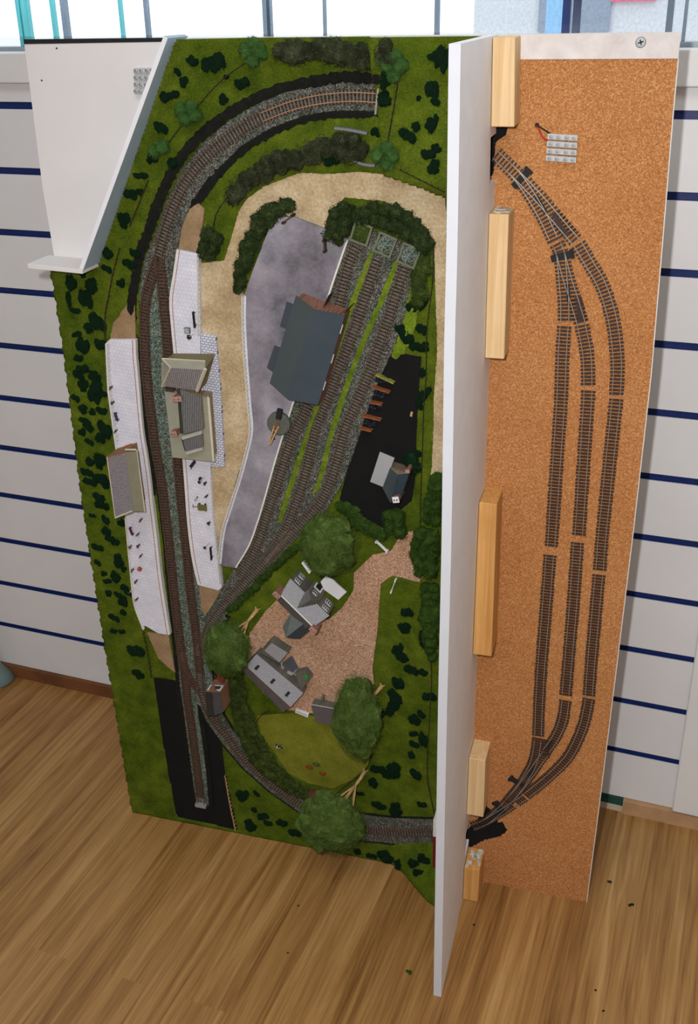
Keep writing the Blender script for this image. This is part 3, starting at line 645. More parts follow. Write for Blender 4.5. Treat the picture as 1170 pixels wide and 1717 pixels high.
bushes('on the strip just above the brown brick shelter', [(140,704,10),(151,714,10,18),(138,725,10),(151,739,11),(177,717,19,30),(169,735,14)], 'bushes above the left shelter')
bushes('left of the slate roofed platform shelter', [(151,773,12),(167,771,17,24),(146,794,15),(151,807,15,12),(169,804,20,18),(180,812,13),(167,832,17),(168,845,13),(178,850,10),(155,863,8)], 'bushes beside the left shelter')
bushes('left of the platform just below the shelter', [(178,870,10,14),(204,877,10),(179,891,13),(186,901,12,14),(193,908,10),(164,918,16,12),(196,938,13,18),(163,944,9),(174,961,8)], 'bushes below the left shelter')
bushes('beside the lower end of the left platform', [(194,966,13,16),(207,954,8),(181,976,10),(209,987,9,12),(217,994,10),(184,996,9),(199,996,10),(207,1009,12,14),(193,1034,14,11),(207,1027,9),(205,1059,8),(190,1057,8)], 'bushes beside the lower left platform')
bushes('left of the black strip near the bottom left', [(229,1094,22,26),(232,1131,13)], 'bushes left of the black strip')
bushes('between the black strip and the bottom tree', [(406,1334,12,18),(416,1382,13,16),(431,1330,8),(440,1366,11,14),(450,1380,9),(472,1378,11),(494,1397,13),(426,1358,8)], 'bushes right of the black strip')
bushes('on the rough grass around the bottom tree trunk', [(635,1289,18,15),(665,1293,15,20),(626,1313,11,14),(650,1300,10),(635,1349,16,12),(660,1354,14,18),(604,1329,8),(708,1349,9),(698,1296,11,16)], 'bushes near the bottom tree')
bushes('on the slope right of the tall round field tree', [(695,1248,10),(688,1265,9),(696,1207,14),(659,1189,12,26),(710,1238,9,22),(694,1228,10),(708,1197,10),(720,1167,13),(631,1201,13,22)], 'bushes right of the field tree')
bushes('on the grass between gravel drive and right hand fence', [(682,1026,11,14),(682,1054,17,15),(667,1091,11,18),(675,1103,17,14),(691,1120,14,16),(709,1126,10),(668,1146,11,20),(658,1168,13,22),(716,1071,15,26)], 'bushes right of the gravel drive')
bushes('below the lower exit track at the bottom right corner', [(647,1434,17,20),(667,1450,12,16),(623,1433,10),(694,1450,13,16),(711,1442,12,16),(701,1464,12),(599,1428,9)], 'bushes below the exit track')
bushes('beside the tunnel mouth at the top', [(647,127,13,28),(645,165,20),(637,196,8),(632,223,12),(556,269,18)], 'bushes by the tunnel mouth')
bushes('on the hill between tunnel and white divider', [(729,96,13),(742,103,15,30),(725,146,13,30),(731,170,10),(703,166,6),(686,224,22,20),(697,213,11),(724,209,12,20),(719,259,14),(725,277,13,16),(732,247,10)], 'bushes on the tunnel hill')
bushes('beside the brown fence right of the sidings', [(698,393,15,26),(691,515,15),(707,506,13,22),(709,549,11,18),(675,552,15),(683,568,13,18),(697,583,18,16),(710,580,10,12)], 'bushes right of the sidings')
bushes('along the right edge of the black coal yard', [(709,622,8,16),(707,664,9,28),(704,682,9),(695,758,15,13)], 'bushes right of the coal yard')
def growth(name, lab, cat, pts, w, hgt, mat, step=.012, seed=1, group=None, leaf=.0026, dens=1.0, use_on=True):
    """a bank of foliage along a photo path; w, hgt in metres (w may be a list)"""
    P = [on(x, y, hgt*.4) if use_on else at(x, y, hgt*.4+.005) for x, y in pts]
    Q = spline([(*p[:2], p[2], ww) for p, ww in zip(P, w if hasattr(w, '__len__') else [w]*len(P))], step) if len(P) > 1 else np.array([[*P[0], w]])
    m = MB(); g = random.Random(seed)
    for i, q in enumerate(Q):
        k = max(1, int(round(q[3]/.016)))
        for j in range(k):
            t_ = Q[min(i+1, len(Q)-1)]-Q[max(i-1, 0)]; L = np.linalg.norm(t_[:2]); nn = np.array([-t_[1], t_[0]])/L if L > 0 else np.array([1, 0])
            o_ = ((j+.5)/k-.5)*q[3]*.8+g.uniform(-.002, .002); c = (q[0]+nn[0]*o_+g.uniform(-.002, .002), q[1]+nn[1]*o_+g.uniform(-.002, .002), q[2]+hgt*.28)
            r = q[3]/k*.62*g.uniform(.85, 1.15); r = max(r, step*.55)
            lump(m, c, (r*.94, r*.94, hgt*.5*g.uniform(.7, 1.15)), 2, .5, 2.6, seed*13+i*3+j)
            leaves(m, c, (r, r, hgt*.58), int(240*dens), leaf, seed*17+i*5+j)
    o = m.build(name, M[mat]); return tag(o, lab, cat, group)
growth('thicket', 'grey green thicket along the top above the curved track', 'bush', [(470,86),(505,88),(545,84),(585,92),(620,96),(652,86)], [.018,.024,.024,.022,.03,.026], .016, 'thicket', seed=2)
growth('hedge', 'long dark hedge between the curved track and the sandy road', 'hedge', [(394,326),(415,305),(440,288),(470,272),(505,262),(543,245)], [.02,.026,.028,.028,.026,.02], .015, 'thicket', seed=3)
growth('hedge', 'dark hedge wrapping the top left corner of the goods yard', 'hedge', [(402,482),(406,455),(416,425),(428,395),(441,368),(460,352),(488,344)], [.012,.016,.017,.018,.022,.02,.012], .014, 'hedge', .009, seed=4)
growth('bush', 'dark bush at the upper end of the right platform ramp', 'bush', [(358,396),(352,425)], [.03,.03], .018, 'hedge', seed=5)
growth('bush', 'tall dark bush at the top right corner of the goods yard', 'bush', [(582,348),(570,372),(563,395)], [.026,.034,.028], .022, 'hedge', seed=6)
growth('hedge', 'thick dark hedge behind the three siding buffers', 'hedge', [(600,362),(632,360),(663,366),(690,384),(714,408)], [.02,.03,.034,.03,.018], .016, 'hedge', seed=7)
growth('bush', 'brown green scrub filling the small road bridge', 'bush', [(565,238),(585,244),(607,252)], [.026,.034,.026], .020, 'thicket', seed=8)
growth('bush', 'dark scrub beside the right hand buffer', 'bush', [(708,430),(706,470),(700,505)], [.016,.018,.014], .010, 'scrub', seed=9)
growth('scrub_bank', 'dark overgrown bank between the exit track and the farm field', 'bush', [(396,1120),(400,1165),(412,1210),(432,1258),(465,1298),(505,1326),(545,1342)], [.024,.03,.038,.042,.034,.024,.014], .010, 'scrub', .011, seed=10)
growth('hedge', 'low dark hedge along the bottom edge of the black coal yard', 'hedge', [(574,846),(592,862),(612,880),(640,896)], [.012,.018,.018,.014], .009, 'bush_soft', .009, seed=41)
growth('hedge', 'low green hedge along the track side above the farmhouse', 'hedge', [(385,1022),(420,990),(455,955),(490,925),(515,905)], [.008,.009,.009,.009,.008], .007, 'bush_soft', .007, seed=11)
growth('bush', 'dense bush beside the coal office at the bottom of the coal yard', 'bush', [(662,862),(664,885)], [.034,.03], .022, 'bush_soft', seed=12)
growth('bush', 'dark ivy bush hiding the corner right of the coal office', 'bush', [(690,770),(698,780)], [.016,.016], .012, 'bush', seed=13)
growth('tree', 'tall green foliage against the divider right of the coal office', 'tree', [(735,800),(730,830),(724,862)], [.014,.026,.028], .024, 'bush_soft', seed=14, use_on=False)
growth('tree', 'green foliage against the divider above the gravel drive', 'tree', [(716,895),(714,920),(716,950)], [.036,.042,.036], .026, 'bush_soft', seed=15, use_on=False)
growth('tree', 'green foliage against the divider beside the lower gate', 'tree', [(722,980),(724,1010),(722,1060),(726,1095)], [.026,.024,.02,.01], .02, 'bush_soft', seed=18, use_on=False)
for x, y, w, lab in ((665,112,.026,'pale green tree above the tunnel mouth'),(650,262,.026,'pale green tree beside the road bridge'),(426,86,.026,'pale green tree at the top end of the dashed fence'),(318,188,.024,'pale green tree halfway along the dashed fence'),(272,252,.012,'small pale green tree low on the dashed fence')):
    growth('tree', lab, 'tree', [(x-6, y+5), (x+6, y-5)], w*1.12, .016, 'tree_light', .008, seed=int(x), leaf=.0022, dens=1.3)
def bigtree(lab, base, crown, w, hh, z, trunk=None, mat='tree', seed=1):
    b = on(*base); c = at(*crown, z); t = thing('tree', lab, 'tree', b); m = MB(); g = random.Random(seed)
    ppm = 1180.0-(crown[1]-700)*.42+z*400
    rx, ry = w/ppm/2, hh/ppm/2; rz = min(rx, ry)*.75
    lump(m, c, (rx*.9, ry*.9, rz), 4, .22, 1.9, seed)
    for k in range(22):
        a = g.uniform(0, 6.28); d = g.uniform(.45, .8); q = (c[0]+rx*d*math.cos(a), c[1]+ry*d*math.sin(a), c[2]+g.uniform(-.2, .55)*rz); r = g.uniform(.24, .4)
        lump(m, q, (rx*r, ry*r, rz*r), 2, .5, 2.8, seed*31+k); leaves(m, q, (rx*r, ry*r, rz*r), 220, .0022, seed*7+k)
    leaves(m, c, (rx*1.0, ry*1.0, rz*1.08), 9000, .0022, seed, up=-.4)
    m.build('canopy', M[mat], t)
    q = MB(); n = 3 if trunk else 1
    e = c-np.array([0, 0, rz*.35]); fork = lerp(b, e, .32)
    q.tube([b-np.array([0, 0, .001]), lerp(b, fork, .5)+np.array([.0006, 0, 0]), fork], [.0034, .0028, .0024], 7)
    for k in range(5 if trunk else 3):
        a = k*1.4; tip = e+np.array([rx*.5*math.cos(a), ry*.5*math.sin(a), 0]); q.tube([fork, lerp(fork, tip, .5), tip], [.0017, .0014, .0009], 6)
    for k in range(4):
        a = k*1.57+.4; q.tube([b+np.array([0, 0, .004]), b+np.array([.006*math.cos(a), .006*math.sin(a), 0])], [.0016, .0007], 5)
    q.build('trunk', M['trunk'] if trunk else M['fence'], t, smooth=True)
    return t
bigtree('large round green tree standing over the farmhouse roof', (575, 884), (551, 912), 84, 92, .052, seed=21)
bigtree('green tree between the station tracks and the farmyard with pale trunk', (431, 1022), (381, 1086), 68, 88, .06, trunk=1, seed=22)
bigtree('tall green tree beside the lean-to shed in the field', (640, 1150), (599, 1202), 66, 132, .055, trunk=1, seed=23)
bigtree('spreading tree with long bare pale trunk over the exit track', (612, 1292), (559, 1378), 92, 84, .075, trunk=1, seed=24)
# ------------------------------------------------------------------ fences and edges
def linefence(lab, pts, hgt=.0045, dash=False, mat='fence', name='fence', w=.0008):
    P = [on(x, y) for x, y in pts]; Q = spline(P, .004) if len(P) > 2 else np.stack([lerp(P[0], P[1], k/12) for k in range(13)])
    for q in Q: q[2] = max(float(terr(q[0], q[1])), .004)
    t = thing(name, lab, 'fence', Q[len(Q)//2]); r = MB(); po = MB()
    for z in (.45, .95): r.tube([(q[0], q[1], q[2]+hgt*z) for q in Q], w*.55, 4)
    for i in range(0, len(Q), 2): po.box(Q[i][0]-w*.6, Q[i][0]+w*.6, Q[i][1]-w*.6, Q[i][1]+w*.6, Q[i][2]-.002, Q[i][2]+hgt*1.1)
    r.build('rails', M[mat], t); po.build('posts', M[mat], t); return t
linefence('broken brown fence slanting down the top left bank', [(418,102),(394,118),(376,132),(350,158),(333,178)])
linefence('brown fence on the bank below the halfway pale tree', [(305,212),(288,234),(274,254)])
linefence('short brown fence right of the blue backscene', [(250,303),(235,340),(219,380)])
linefence('long brown fence from the backscene to the left platform', [(202,416),(192,455),(184,496),(178,530),(178,568)])
linefence('brown fence running down the tunnel hill beside the pale trees', [(668,138),(664,165),(659,194),(650,246)], .006)
linefence('brown fence between the tunnel hill and the sandy road', [(672,284),(700,298),(724,310),(745,321)], .006)
linefence('long brown fence between sidings and divider lane', [(728,415),(726,470),(720,520),(716,560),(715,627),(711,684),(709,749),(706,830),(705,882)])
linefence('dark fence down the lower right slope beside the divider', [(721,1010),(723,1070),(724,1139),(722,1180),(717,1300),(729,1366)])
linefence('dark field fence below the tall field tree', [(627,1201),(624,1240),(620,1276),(612,1292)])
linefence('brown fence from the bottom trunk towards the exit track', [(606,1296),(585,1312),(561,1332)])
linefence('brown fence at the lower end of the left platform', [(241,1053),(246,1075),(250,1095),(256,1135)], .006)
linefence('thin pale fence right of the black strip', [(378,1300),(386,1345),(396,1391)], .004, mat='trunk')
linefence('dark fence beside the bushy upper station approach', [(383,330),(368,350),(361,370),(359,392)])
linefence('dark field wall from the barn to the overgrown bank', [(452,1190),(440,1196),(428,1212)])
def whitefence(lab, pts, h0, hgt=.008, wide=0):
    P = [at(x, y, h0) for x, y in pts]; Q = np.array(spline(P, .006)) if len(P) > 2 else np.stack([lerp(P[0], P[1], k/8) for k in range(9)])
    t = thing('paling_fence', lab, 'fence', Q[len(Q)//2]); r = MB(); po = MB(); b = MB()
    for z in (.3, .62, .95): r.tube([(q[0], q[1], h0+hgt*z) for q in Q], .0006, 4)
    for q in Q: po.box(q[0]-.0007, q[0]+.0007, q[1]-.0007, q[1]+.0007, h0-.001, h0+hgt*1.05)
    r.build('rails', M['kerb'], t); po.build('posts', M['kerb'], t)
    if wide: kerb('', pts, h0+.0004, wide).build('base_strip', M['paving'], t)
    return t
def kerb(lab, pts, h, w=.0022, z0=.0, mat='kerb', name='edge_strip'):
    P = np.array([at(x, y, h) for x, y in pts]); P = spline(P, .006); A, B = offs(P, -w/2), offs(P, w/2); m = MB()
    for i in range(len(P)-1):
        m.hexa([(*A[i][:2], z0), (*B[i][:2], z0), (*B[i+1][:2], z0), (*A[i+1][:2], z0), (*A[i][:2], h), (*B[i][:2], h), (*B[i+1][:2], h), (*A[i+1][:2], h)])
    return m
whitefence('long white fence along the left side of the goods yard', [(409,496),(409,545),(413,615),(418,680),(421,722),(412,765),(400,808),(386,852),(374,892),(368,945)], .0095, .0075, .0055)
whitefence('white fence behind the upper left platform', [(183,576),(185,620),(188,660),(198,736)], .011, .008)
whitefence('white fence behind the lower left platform', [(212,868),(221,963),(227,1012),(242,1053)], .011, .005)
whitefence('faint white fence along the back of the upper right platform', [(333,428),(334,480),(334,560)], .011, .006)
whitefence('white fence at the back of the lower right platform', [(354,800),(358,860),(362,900),(370,975)], .011, .005)
def platform(key, lab, edge, back):
    zp = ZP[key]; t = thing('platform', lab, 'platform', (zp[:, 0].mean(), zp[:, 1].mean(), 0))
    MB().prism([tuple(p) for p in zp], .0005, .011).build('paved_deck', M['paving'], t)
    kerb('', edge, .0116).build('white_edge', M['kerb'], t)
    e2 = [(x+back, y) for x, y in edge]; kerb('', e2, .0113, .0012).build('brick_line', M['brickline'], t)
    return t
platform('plat2', 'white paved right hand platform under the main station building', [(297,419),(291,461),(285,503),(288,550),(292,592),(299,680),(307,772),(311,825),(315,879),(322,934),(332,980)], 4)
platform('plat1', 'white paved left hand platform with the small brown shelter', [(226,570),(227,600),(230,630),(238,720),(245,765),(251,808),(256,855),(262,903),(270,975),(284,1064)], -4)
zp = ZP['cobble']; tag(MB().prism([tuple(p) for p in zp], .0005, .0108).build('paved_forecourt', M['cobble']), 'strip of white paving blocks right of the main station building', 'paving')
yk = kerb('', [(582,403),(567,446),(552,491),(537,538),(522,586),(506,631),(491,676),(477,720),(463,766),(452,805),(440,848),(430,880),(417,915),(395,952)], .0102, .0022).build('loading_bank_edge', M['kerb'])
tag(yk, 'white edge of the goods yard along the left siding', 'edging')
for lab, pts in (('brown earth ramp at the upper end of the left platform', [(218,491),(225,491),(227,568),(184,568),(190,540),(200,515)]), ('brown earth ramp at the lower end of the left platform', [(246,1061),(282,1065),(287,1095),(293,1128),(280,1118),(265,1104)]),
                 ('brown earth ramp at the lower end of the right platform', [(333,982),(371,988),(358,1012),(343,1034),(337,1020)]), ('brown earth ramp at the upper end of the right platform', [(318,350),(332,341),(342,352),(338,385),(333,424),(299,417),(305,380)])):
    q = pxpoly(pts, .008); tag(MB().prism([tuple(p) for p in rough(q, .003, .0006)], .0005, .0075).build('platform_ramp', M['ramp']), lab, 'ramp')
# ------------------------------------------------------------------ buildings
def K(o, s): return lambda x, y, h: at(o[0]+x/s, o[1]+y/s, h)
def down(m, pts, z0, mi=0, inset=.04):
    c = np.mean(np.array(pts), 0); b = [lerp(p, c, inset) for p in pts]; n = len(pts)
    v = [(q[0], q[1], z0) for q in b]+[(q[0], q[1], p[2]-.0004) for q, p in zip(b, pts)]
    m.add(v, [(i, (i+1) % n, n+(i+1) % n, n+i) for i in range(n)]+[tuple(range(n, 2*n)), tuple(range(n-1, -1, -1))], mi)
def slab(m, pts, th=.0008, mi=0):
    n = len(pts); v = [tuple(p) for p in pts]+[(p[0], p[1], p[2]-th) for p in pts]
    m.add(v, [tuple(range(n)), tuple(range(2*n-1, n-1, -1))]+[(i, n+i, n+(i+1) % n, (i+1) % n) for i in range(n)], mi)
def chimney(parent, p, ztop, z0, w=.007, d=.005, ang=0.0, pot=True, mat='brick', topm='brickline'):
    c = (p[0], p[1]); a = (math.cos(ang), math.sin(ang))
    m = MB().obox(c, a, 0, w, d, z0, ztop-.001); ch = m.build('chimney', M[mat], parent)
    MB().obox(c, a, 0, w*1.18, d*1.2, ztop-.001, ztop).build('chimney_cap', M[topm], ch)
    if pot:
        q = MB()
        for s_ in (-.25, .25): q.lathe((c[0]+a[0]*w*s_, c[1]+a[1]*w*s_, ztop), [(.0011, 0), (.0009, .0022), (.0006, .0022)], 8)
        q.build('chimney_pots', M['brick'], ch)
    return ch
# main station
k = K((260, 580), 8.175); st = thing('station_building', 'main station building with cream canopies on the right platform', 'building', at(318, 690, .011))
e, r = .043, .055
cn = MB(); slab(cn, [k(130,625,.031), k(640,690,.031), k(742,725,.031), k(812,1590,.031), k(235,1530,.031)], .0014); cn.build('canopy', M['cream'], st)
cl = MB(); slab(cl, [k(712,690,.0316), k(742,722,.0316), k(812,1590,.0316), k(786,1590,.0316)], .002); cl.build('canopy_fascia', M['cream_lt'], st)
w = MB(); down(w, [k(260,620,.031), k(700,700,.031), k(770,1540,.031), k(330,1480,.031)], .0105, 0, .0); w.build('walls', M['stone'], st)
b = MB(); slab(b, [k(345,600,.046), k(390,1210,.046), k(662,1140,.038), k(625,690,.038)]); b.build('main_roof', M['slate_dark'], st)
b = MB(); slab(b, [k(345,600,.046), k(300,620,.033), k(345,1195,.033), k(392,1210,.046)]); b.build('rear_roof_slope', plain((74, 80, 64), .8), st)  # slope coloured darker to show it turned away from the flash
b = MB(); slab(b, [k(360,1245,.0465), k(372,1290,.0465), k(637,1212,.0385), k(645,1160,.0385)]); slab(b, [k(418,1450,.041), k(432,1496,.041), k(655,1430,.037), k(652,1385,.037)]); b.build('ridge_coping', M['lead'], st)
b = MB(); slab(b, [k(385,1290,.044), k(420,1440,.042), k(655,1390,.037), k(640,1220,.038)]); slab(b, [k(385,1290,.044), k(355,1270,.033), k(400,1430,.033), k(420,1440,.042)]); b.build('end_roof', M['slate_dark'], st)
w = MB()
for q in ([k(345,600,.0455), k(390,1210,.0455), k(662,1140,.0375), k(625,690,.0375)], [k(385,1290,.0435), k(420,1440,.0415), k(655,1390,.0365), k(640,1220,.0375)]): down(w, q, .0306, 0, .02)
w.build('upper_walls', M['stone'], st)
f = MB(); A_ = [k(95,172,e), k(690,208,e), k(680,330,r), k(212,300,r)]; slab(f, A_); slab(f, [k(95,172,e), k(212,300,r), k(140,560,e), k(85,560,e)]); f.build('cross_wing_front', M['cream'], st)
f = MB(); slab(f, [k(212,300,r), k(680,330,r), k(560,615,e), k(140,556,e)]); f.build('cross_wing_roof', M['slate'], st)
f = MB()
for a_, b_ in (((95,172,e), (690,208,e)), ((95,172,e), (212,300,r)), ((212,300,r), (90,565,e))):
    f.tube([k(*a_)+[0, 0, .0004], k(*b_)+[0, 0, .0004]], .0009, 4)
f.tube([k(690,315,r)+[0, 0, .0003], k(575,618,e)+[0, 0, .0003]], .0024, 4); f.build('barge_boards', M['cream_lt'], st)
g_ = MB(); top = [k(702,315,r-.001), k(690,208,e), k(580,620,e)]
base = [k(830,250,.011), k(848,560,.011), k(770,650,.011)]
a0, b0 = k(690,208,e), k(575,618,e); a1, b1 = a0.copy(), b0.copy(); a1[2] = b1[2] = .011; rr = k(690,315,r)
w = MB(); w.poly([a0, rr, b0, b1, a1]); c0, d0 = k(120,200,e), k(150,545,e); c1, d1 = c0.copy(), d0.copy(); c1[2] = d1[2] = .011; rl_ = k(212,300,r)
w.poly([c0, c1, d1, d0]); w.poly([a0, a1, c1, c0]); w.poly([b0, d0, d1, b1]); w.build('cross_wing_walls', plain((128, 118, 84), .8, .12, 400), st)
chimney(st, k(300,725,.05), .052, .031, .0125, .006, .15); chimney(st, k(255,1205,.045), .046, .031, .008, .006, .15)
p = at(321, 598, .02); MB().obox(p, (1, .0), 0, .016, .0016, .0108, .016).build('bench_seat', M['stone'], st)
# left shelter
k = K((160, 720), 10.1); sh_ = thing('platform_shelter', 'small brown platform shelter with slate roof on the left platform', 'building', at(212, 805, .011))
b = MB(); slab(b, [k(225,490,.045), k(500,400,.051), k(640,1380,.051), k(330,1490,.045)]); b.build('slate_roof', M['slate_b'], sh_)
b = MB(); slab(b, [k(500,390,.0505), k(715,370,.045), k(835,1390,.045), k(640,1385,.0505)], .001); b.build('cream_canopy', plain((130, 127, 106), .75, .06, 90), sh_)
b = MB(); b.tube([k(505,345,.047), k(690,345,.045)], .0013, 4); b.tube([k(700,350,.045), k(835,1395,.045)], .0009, 4); b.tube([k(195,470,.045), k(335,1500,.045)], .0008, 4); b.tube([k(335,1500,.045), k(620,1385,.051)], .0013, 4); b.build('fascia', M['cream_lt'], sh_)
w = MB(); q = [k(180,470,.044), k(490,395,.0495), k(640,1375,.0495), k(335,1480,.044)]
down(w, q, .0105, 0, .0); w.build('brick_walls', plain((150, 112, 78), .8, .14, 400), sh_)
pA, pB = k(180,470,.044), k(490,395,.0495); c_ = lerp(pA, pB, .62); MB().obox((c_[0], c_[1]+.0006), (pB-pA)[:2], 0, .011, .0012, .0125, .022).build('poster_board', plain((176, 92, 60), .7, .25, 500), sh_)
# goods shed
k = K((440, 480), 6.882); gs = thing('goods_shed', 'dark grey roofed goods shed with brick ends in the concrete yard', 'building', at(515, 600, .0095))
e, r = .033, .044
b = MB(); slab(b, [k(385,105,e), k(600,270,r), k(282,1302,r), k(82,1118,e)]); b.build('left_roof_slope', plain((70, 78, 80), .75, .05, 30), gs)
b = MB(); slab(b, [k(600,270,r), k(950,335,e), k(640,1372,e), k(375,1325,r-.003), k(282,1302,r)]); b.build('right_roof_slope', M['greyroof'], gs)
b = MB(); slab(b, [k(280,175,.024), k(362,212,.027), k(290,500,.027), k(200,462,.024)]); b.build('upper_loading_canopy', plain((66, 72, 80), .75, .05, 30), gs); b = MB(); slab(b, [k(138,680,.024), k(225,716,.027), k(140,1005,.027), k(48,940,.024)]); b.build('lower_loading_canopy', plain((66, 72, 80), .75, .05, 30), gs)
w = MB(); A0, A1, B0, B1 = k(400,130,e), k(945,340,e), k(640,1360,e), k(95,1115,e); rt, rb_ = k(600,275,r-.0006), k(285,1295,r-.0006)
def dn(p, z=.005): return np.array([p[0], p[1], z])
w.poly([A1, dn(A1), dn(B0), B0]); w.poly([B1, dn(B1), dn(A0), A0]); w.poly([A0, dn(A0), dn(A1), A1, rt]); w.poly([B0, dn(B0), dn(B1), B1, rb_]); w.build('brick_walls', M['brick'], gs)
b = MB()
for a_, c_ in ((.10, .20), (.43, .53), (.74, .84)):
    p, q = lerp(A1, B0, a_), lerp(A1, B0, c_); b.tube([(p[0]+.0006, p[1], e-.002), (q[0]+.0006, q[1], e-.002)], .0009, 4)
b.build('white_lintels', M['whitecard'], gs)
b = MB(); p = k(735,210,.012); q = k(800,70,.012); b.hexa([(p[0], p[1], .009), (p[0]+.001, p[1], .009), (q[0]+.001, q[1], .009), (q[0], q[1], .009), (p[0], p[1], .028), (p[0]+.001, p[1], .028), (q[0]+.001, q[1], .028), (q[0], q[1], .028)])
p = k(940,300,.012); q = k(1040,200,.012); b.hexa([(p[0], p[1], .006), (p[0]+.001, p[1], .006), (q[0]+.001, q[1], .006), (q[0], q[1], .006), (p[0], p[1], .026), (p[0]+.001, p[1], .026), (q[0]+.001, q[1], .026), (q[0], q[1], .026)])
b.build('doors', plain((84, 62, 48), .8, .2, 300), gs)
# farmhouse
k = K((430, 920), 6.882); fh = thing('farmhouse', 'grey stone farmhouse with brick chimneys beside the large round tree', 'building', at(520, 1000, .005))
e, r = .036, .050
b = MB(); slab(b, [k(388,345,e), k(278,532,r), k(655,902,r), k(838,776,e)]); b.build('main_roof', M['slate_pale'], fh)
E0, E1, R0, R1 = k(400,352,e), k(828,772,e), k(278,532,r), k(655,902,r); bk0, bk1 = R0*2-E0, R1*2-E1; bk0[2] = bk1[2] = e
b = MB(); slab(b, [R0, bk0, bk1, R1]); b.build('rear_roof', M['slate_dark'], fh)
b = MB().tube([R0+[0, 0, .0005], R1+[0, 0, .0005]], .0011, 5); b.build('ridge_tiles', M['kerb'], fh)
w = MB()
for q in ([E0, dn(E0), dn(E1), E1], [bk1, dn(bk1), dn(bk0), bk0], [E0, R0, bk0, dn(bk0), dn(E0)], [E1, dn(E1), dn(bk1), bk1, R1]): w.poly(q)
w.build('stone_walls', M['greystone'], fh)
def wallpane(m, a, b, s0, s1, z0, z1, off=.0007):
    d = (b-a)[:2]; d = d/np.linalg.norm(d); nn = np.array([d[1], -d[0]])
    if nn@np.array([1, 1]) < 0: nn = -nn
    p, q = lerp(a, b, s0), lerp(a, b, s1); v = []
    for z in (z0, z1): v += [(p[0], p[1], z), (q[0], q[1], z), (q[0]+nn[0]*off, q[1]+nn[1]*off, z), (p[0]+nn[0]*off, p[1]+nn[1]*off, z)]
    m.hexa(v); return nn
wn = MB(); gl = MB()
for s0, s1, z0, z1 in ((.06, .2, .024, .032), (.08, .2, .008, .018), (.8, .94, .024, .032), (.8, .94, .008, .018)):
    wallpane(wn, E0, E1, s0, s1, z0, z1, .0006)
    for j in range(3): wallpane(gl, E0, E1, lerp(s0, s1, (j+.16)/3), lerp(s0, s1, (j+.84)/3), z0+.001, z1-.001, .0009)
wn_ = wn.build('windows', M['whitecard'], fh); gl.build('panes', M['greystone'], wn_)
mid = lerp(E0, E1, .52); dE = (E1-E0); dE = dE/np.linalg.norm(dE); nF = np.array([dE[1], -dE[0], 0]); nF = nF if nF[0] > 0 else -nF
hw, pr = .011, .006
G0, G1 = mid-dE*hw+nF*pr, mid+dE*hw+nF*pr; G0[2] = G1[2] = e-.002; GA = mid+nF*pr; GA[2] = r-.002; RB_ = lerp(E0, E1, .47)-nF*.019; RB_[2] = r-.001
H0, H1 = mid-dE*(hw+.001)-nF*.002, mid+dE*(hw+.001)-nF*.002; H0[2] = H1[2] = e
b = MB(); slab(b, [G0+nF*.0012, GA+nF*.0012, RB_, H0]); slab(b, [GA+nF*.0012, G1+nF*.0012, H1, RB_]); b.build('gable_roof', M['slate_dark'], fh)
w = MB(); w.poly([G0, GA, G1, dn(G1), dn(G0)]); w.poly([G0, dn(G0), dn(H0), H0]); w.poly([G1, H1, dn(H1), dn(G1)]); w.build('gable_wall', M['greystone'], fh)
wn = MB(); wallpane(wn, G0, G1, .32, .68, .024, .032, .0008); wallpane(wn, G0, G1, .2, .8, .0055, .019, .0008); gw = wn.build('gable_windows', M['whitecard'], fh)
gl = MB()
for j in range(3): wallpane(gl, G0, G1, .32+.36*(j+.18)/3, .32+.36*(j+.82)/3, .025, .031, .0011)
wallpane(gl, G0, G1, .3, .7, .0055, .017, .0011); gl.build('panes', M['dark'], gw)
b = MB(); slab(b, [k(410,720,.033), k(565,850,.040), k(340,1025,.040), k(300,900,.028)]); b.build('rear_wing_roof', plain((104, 112, 110), .8, .1, 200), fh)
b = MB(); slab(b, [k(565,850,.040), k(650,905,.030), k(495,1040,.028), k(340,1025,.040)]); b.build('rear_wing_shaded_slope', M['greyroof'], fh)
w = MB(); q = [k(410,720,.030), k(640,900,.030), k(490,1030,.026), k(310,900,.027)]; down(w, q, .005, 0, .03); w.build('rear_wing_walls', M['greystone'], fh)
chimney(fh, k(232,535,.056), .057, .036, .0095, .0062, -.75); chimney(fh, k(652,940,.056), .057, .036, .0095, .0062, -.75)
pv = pxpoly([(430+800/6.882, 920+315/6.882), (430+870/6.882, 920+350/6.882), (430+1038/6.882, 920+500/6.882), (430+945/6.882, 920+588/6.882), (430+780/6.882, 920+470/6.882), (430+740/6.882, 920+380/6.882)], .0055)
tag(MB().prism([tuple(p) for p in pv], .003, .0062).build('white_terrace', M['whitecard']), 'white terrace in front of the farmhouse wall', 'paving')
pv = pxpoly([(506, 943), (510, 940), (522, 958), (519, 961)], .006); tag(MB().prism([tuple(p) for p in pv], .003, .0085).build('white_garden_wall', M['whitecard']), 'short white garden wall at the farmhouse corner', 'wall')
